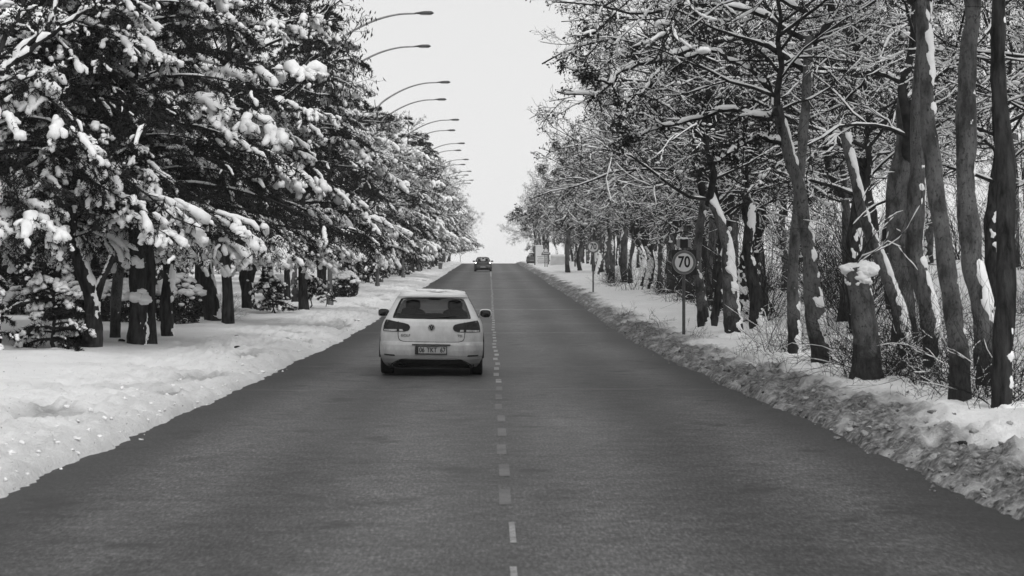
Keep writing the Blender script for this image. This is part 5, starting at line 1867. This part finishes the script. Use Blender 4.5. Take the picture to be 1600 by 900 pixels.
def low_wall():
    Y = 228.0
    xa, xb = [(p - VPX) * Y / F_PX for p in (860.0, 884.0)]
    g = float(ground_z(np.array([xa]), np.array([Y]), False)[0])
    root = empty('low_wall', ((xa + xb) / 2, Y, g))
    tag(root, 'low pale wall with a thick snow top right of the board', 'wall')
    w = (xb - xa) / 2
    MB().add(*box(-w, w, -0.12, 0.12, -0.3, 1.05)).build('wall_face', M['concrete'], root, False)
    xs = np.linspace(-w * 0.98, w * 0.98, 18)
    P = np.stack([xs, 0 * xs, np.full(18, 1.12)], 1)
    MB().add(*tube1(P, np.r_[0.04, np.full(16, 0.16), 0.04], 10, 0.08, np.random.default_rng(2))).build('snow_cap', M['snow'], root)
    for k, (p, h) in enumerate(((885.0, 1.25), (888.0, 0.75))):
        x = (p - VPX) * Y / F_PX
        o = MB().add(*tube1([(0, 0, -0.3), (0, 0, h), (0, 0, h + 0.03)], [0.085, 0.085, 0.02], 10)).build('marker_post', M['plastic'])
        o.location = (x, Y - 4 - 14 * k, float(ground_z(np.array([x]), np.array([Y - 4.0 - 14 * k]), False)[0]))
        tag(o, ('dark post at the right end of the low pale wall', 'short dark post nearer than the low pale wall')[k], 'post')


low_wall()


def bin_obj():
    Y = 206.0
    x = (688.0 - VPX) * Y / F_PX
    g = float(ground_z(np.array([x]), np.array([Y]), False)[0])
    root = empty('litter_bin', (x, Y, g))
    tag(root, 'small grey litter bin with snow on top on the far left verge', 'bin')
    MB().add(*tube1([(0, 0, -0.1), (0, 0, 0.02), (0, 0, 0.55), (0, 0, 0.56), (0, 0, 0.5)], [0.17, 0.18, 0.24, 0.25, 0.22], 14)).build('body', M['bin'], root)
    MB().add(*tube1([(0, 0, 0.54), (0, 0, 0.58)], [0.28, 0.28], 14)).build('rim', M['metal_dark'], root)
    V, F = blobs(np.array([[0, 0, 0.63]]), np.array([[0.27, 0.27, 0.12]]), 2, np.random.default_rng(1), 0.15)
    MB().add(V, F).build('snow_cap', M['snow'], root)


bin_obj()


def cabinet():
    Y = 108.0
    x = (421.0 - VPX) * Y / F_PX
    g = float(ground_z(np.array([x]), np.array([Y]), False)[0])
    root = empty('utility_cabinet', (x, Y, g))
    tag(root, 'pale upright utility cabinet behind the nearest saplings', 'cabinet')
    MB().add(*box(-0.22, 0.22, -0.15, 0.15, -0.2, 1.55)).build('body', M['concrete'], root, False)
    MB().add(*box(-0.25, 0.25, -0.18, 0.18, 1.55, 1.60)).build('lid', M['metal'], root, False)
    MB().add(*box(-0.18, 0.18, -0.165, -0.152, 0.2, 1.45)).build('door', M['concrete'], root, False)


cabinet()


def tower():
    Y = 640.0
    xa, xb = [(p - VPX) * Y / F_PX for p in (937.5, 957.0)]
    top = EYE + (430 - 98) * Y / F_PX
    g = -14.0
    root = empty('tower', ((xa + xb) / 2, Y, g))
    tag(root, 'pale slender tower half hidden behind the right branches', 'tower')
    w = (xb - xa) / 2
    H = top - g
    MB().add(*box(-w, w, -w, w, 0, H)).build('shaft', M['tower_pale'], root, False)
    MB().add(*box(-w - 0.15, -w + 0.28, -w - 0.12, w, 0, H + 1.0)).build('corner_rib', M['tower_dark'], root, False)
    MB().add(*box(-w * 0.7, w * 0.7, -w * 0.7, w * 0.7, H, H + 3)).build('cap', M['tower_pale'], root, False)
    z = H - 3.5
    while z > 12:
        MB().add(*box(-w * 0.35, w * 0.55, -w - 0.05, -w + 0.1, z, z + 1.5)).build('window', M['tower_dark'], root, False)
        z -= 3.2


tower()


# a few dark leaves and clods blown onto the snow
def litter():
    rng = np.random.default_rng(6)
    for px, py, Y, lab in ((120, 555, 37.0, 'flat dark leaf patch on the snow below the forked trunk'), (191, 533, 40.5, 'small dark leaf patch left of the ragged trunk'),
                           (372, 535, 40.0, 'dark clod on the left snow beside the car lane'), (370, 513, 46.0, 'small dark clod on the snow behind the left clod'),
                           (1505, 668, 18.5, 'dark clod on the white snow near the right edge'), (553, 464, 72.0, 'little dark leaf patch on the snow left of the car')):
        p = px_pt(px, py, Y)
        g = float(ground_z(p[:1], np.array([Y]))[0])
        V, F = blobs(np.array([[0, 0, 0.01]]), np.array([[0.07, 0.06, 0.03]]), 2, rng, 0.5)
        o = MB().add(V, F).build('leaf_litter', M['bark_dark'])
        o.location = (p[0], Y, g)
        tag(o, lab, 'leaf', 'leaves and clods on the snow')


litter()



# ------------------------------------------------------------------ air: thin winter haze
def haze():
    m = bpy.data.materials.new('winter_haze')
    m.use_nodes = True
    nt = m.node_tree
    nt.nodes.clear()
    out = nd(nt, 'ShaderNodeOutputMaterial')
    v = nd(nt, 'ShaderNodeVolumePrincipled')
    v.inputs['Color'].default_value = (1, 1, 1, 1)
    v.inputs['Density'].default_value = 0.00024
    v.inputs['Anisotropy'].default_value = 0.2
    nt.links.new(v.outputs[0], out.inputs['Volume'])
    o = MB().add(*box(-1700, 1700, -60, 3100, -18.5, 72)).build('haze', m, None, False)
    tag(o, 'thin pale winter haze over the whole place', 'haze', kind='stuff')


haze()
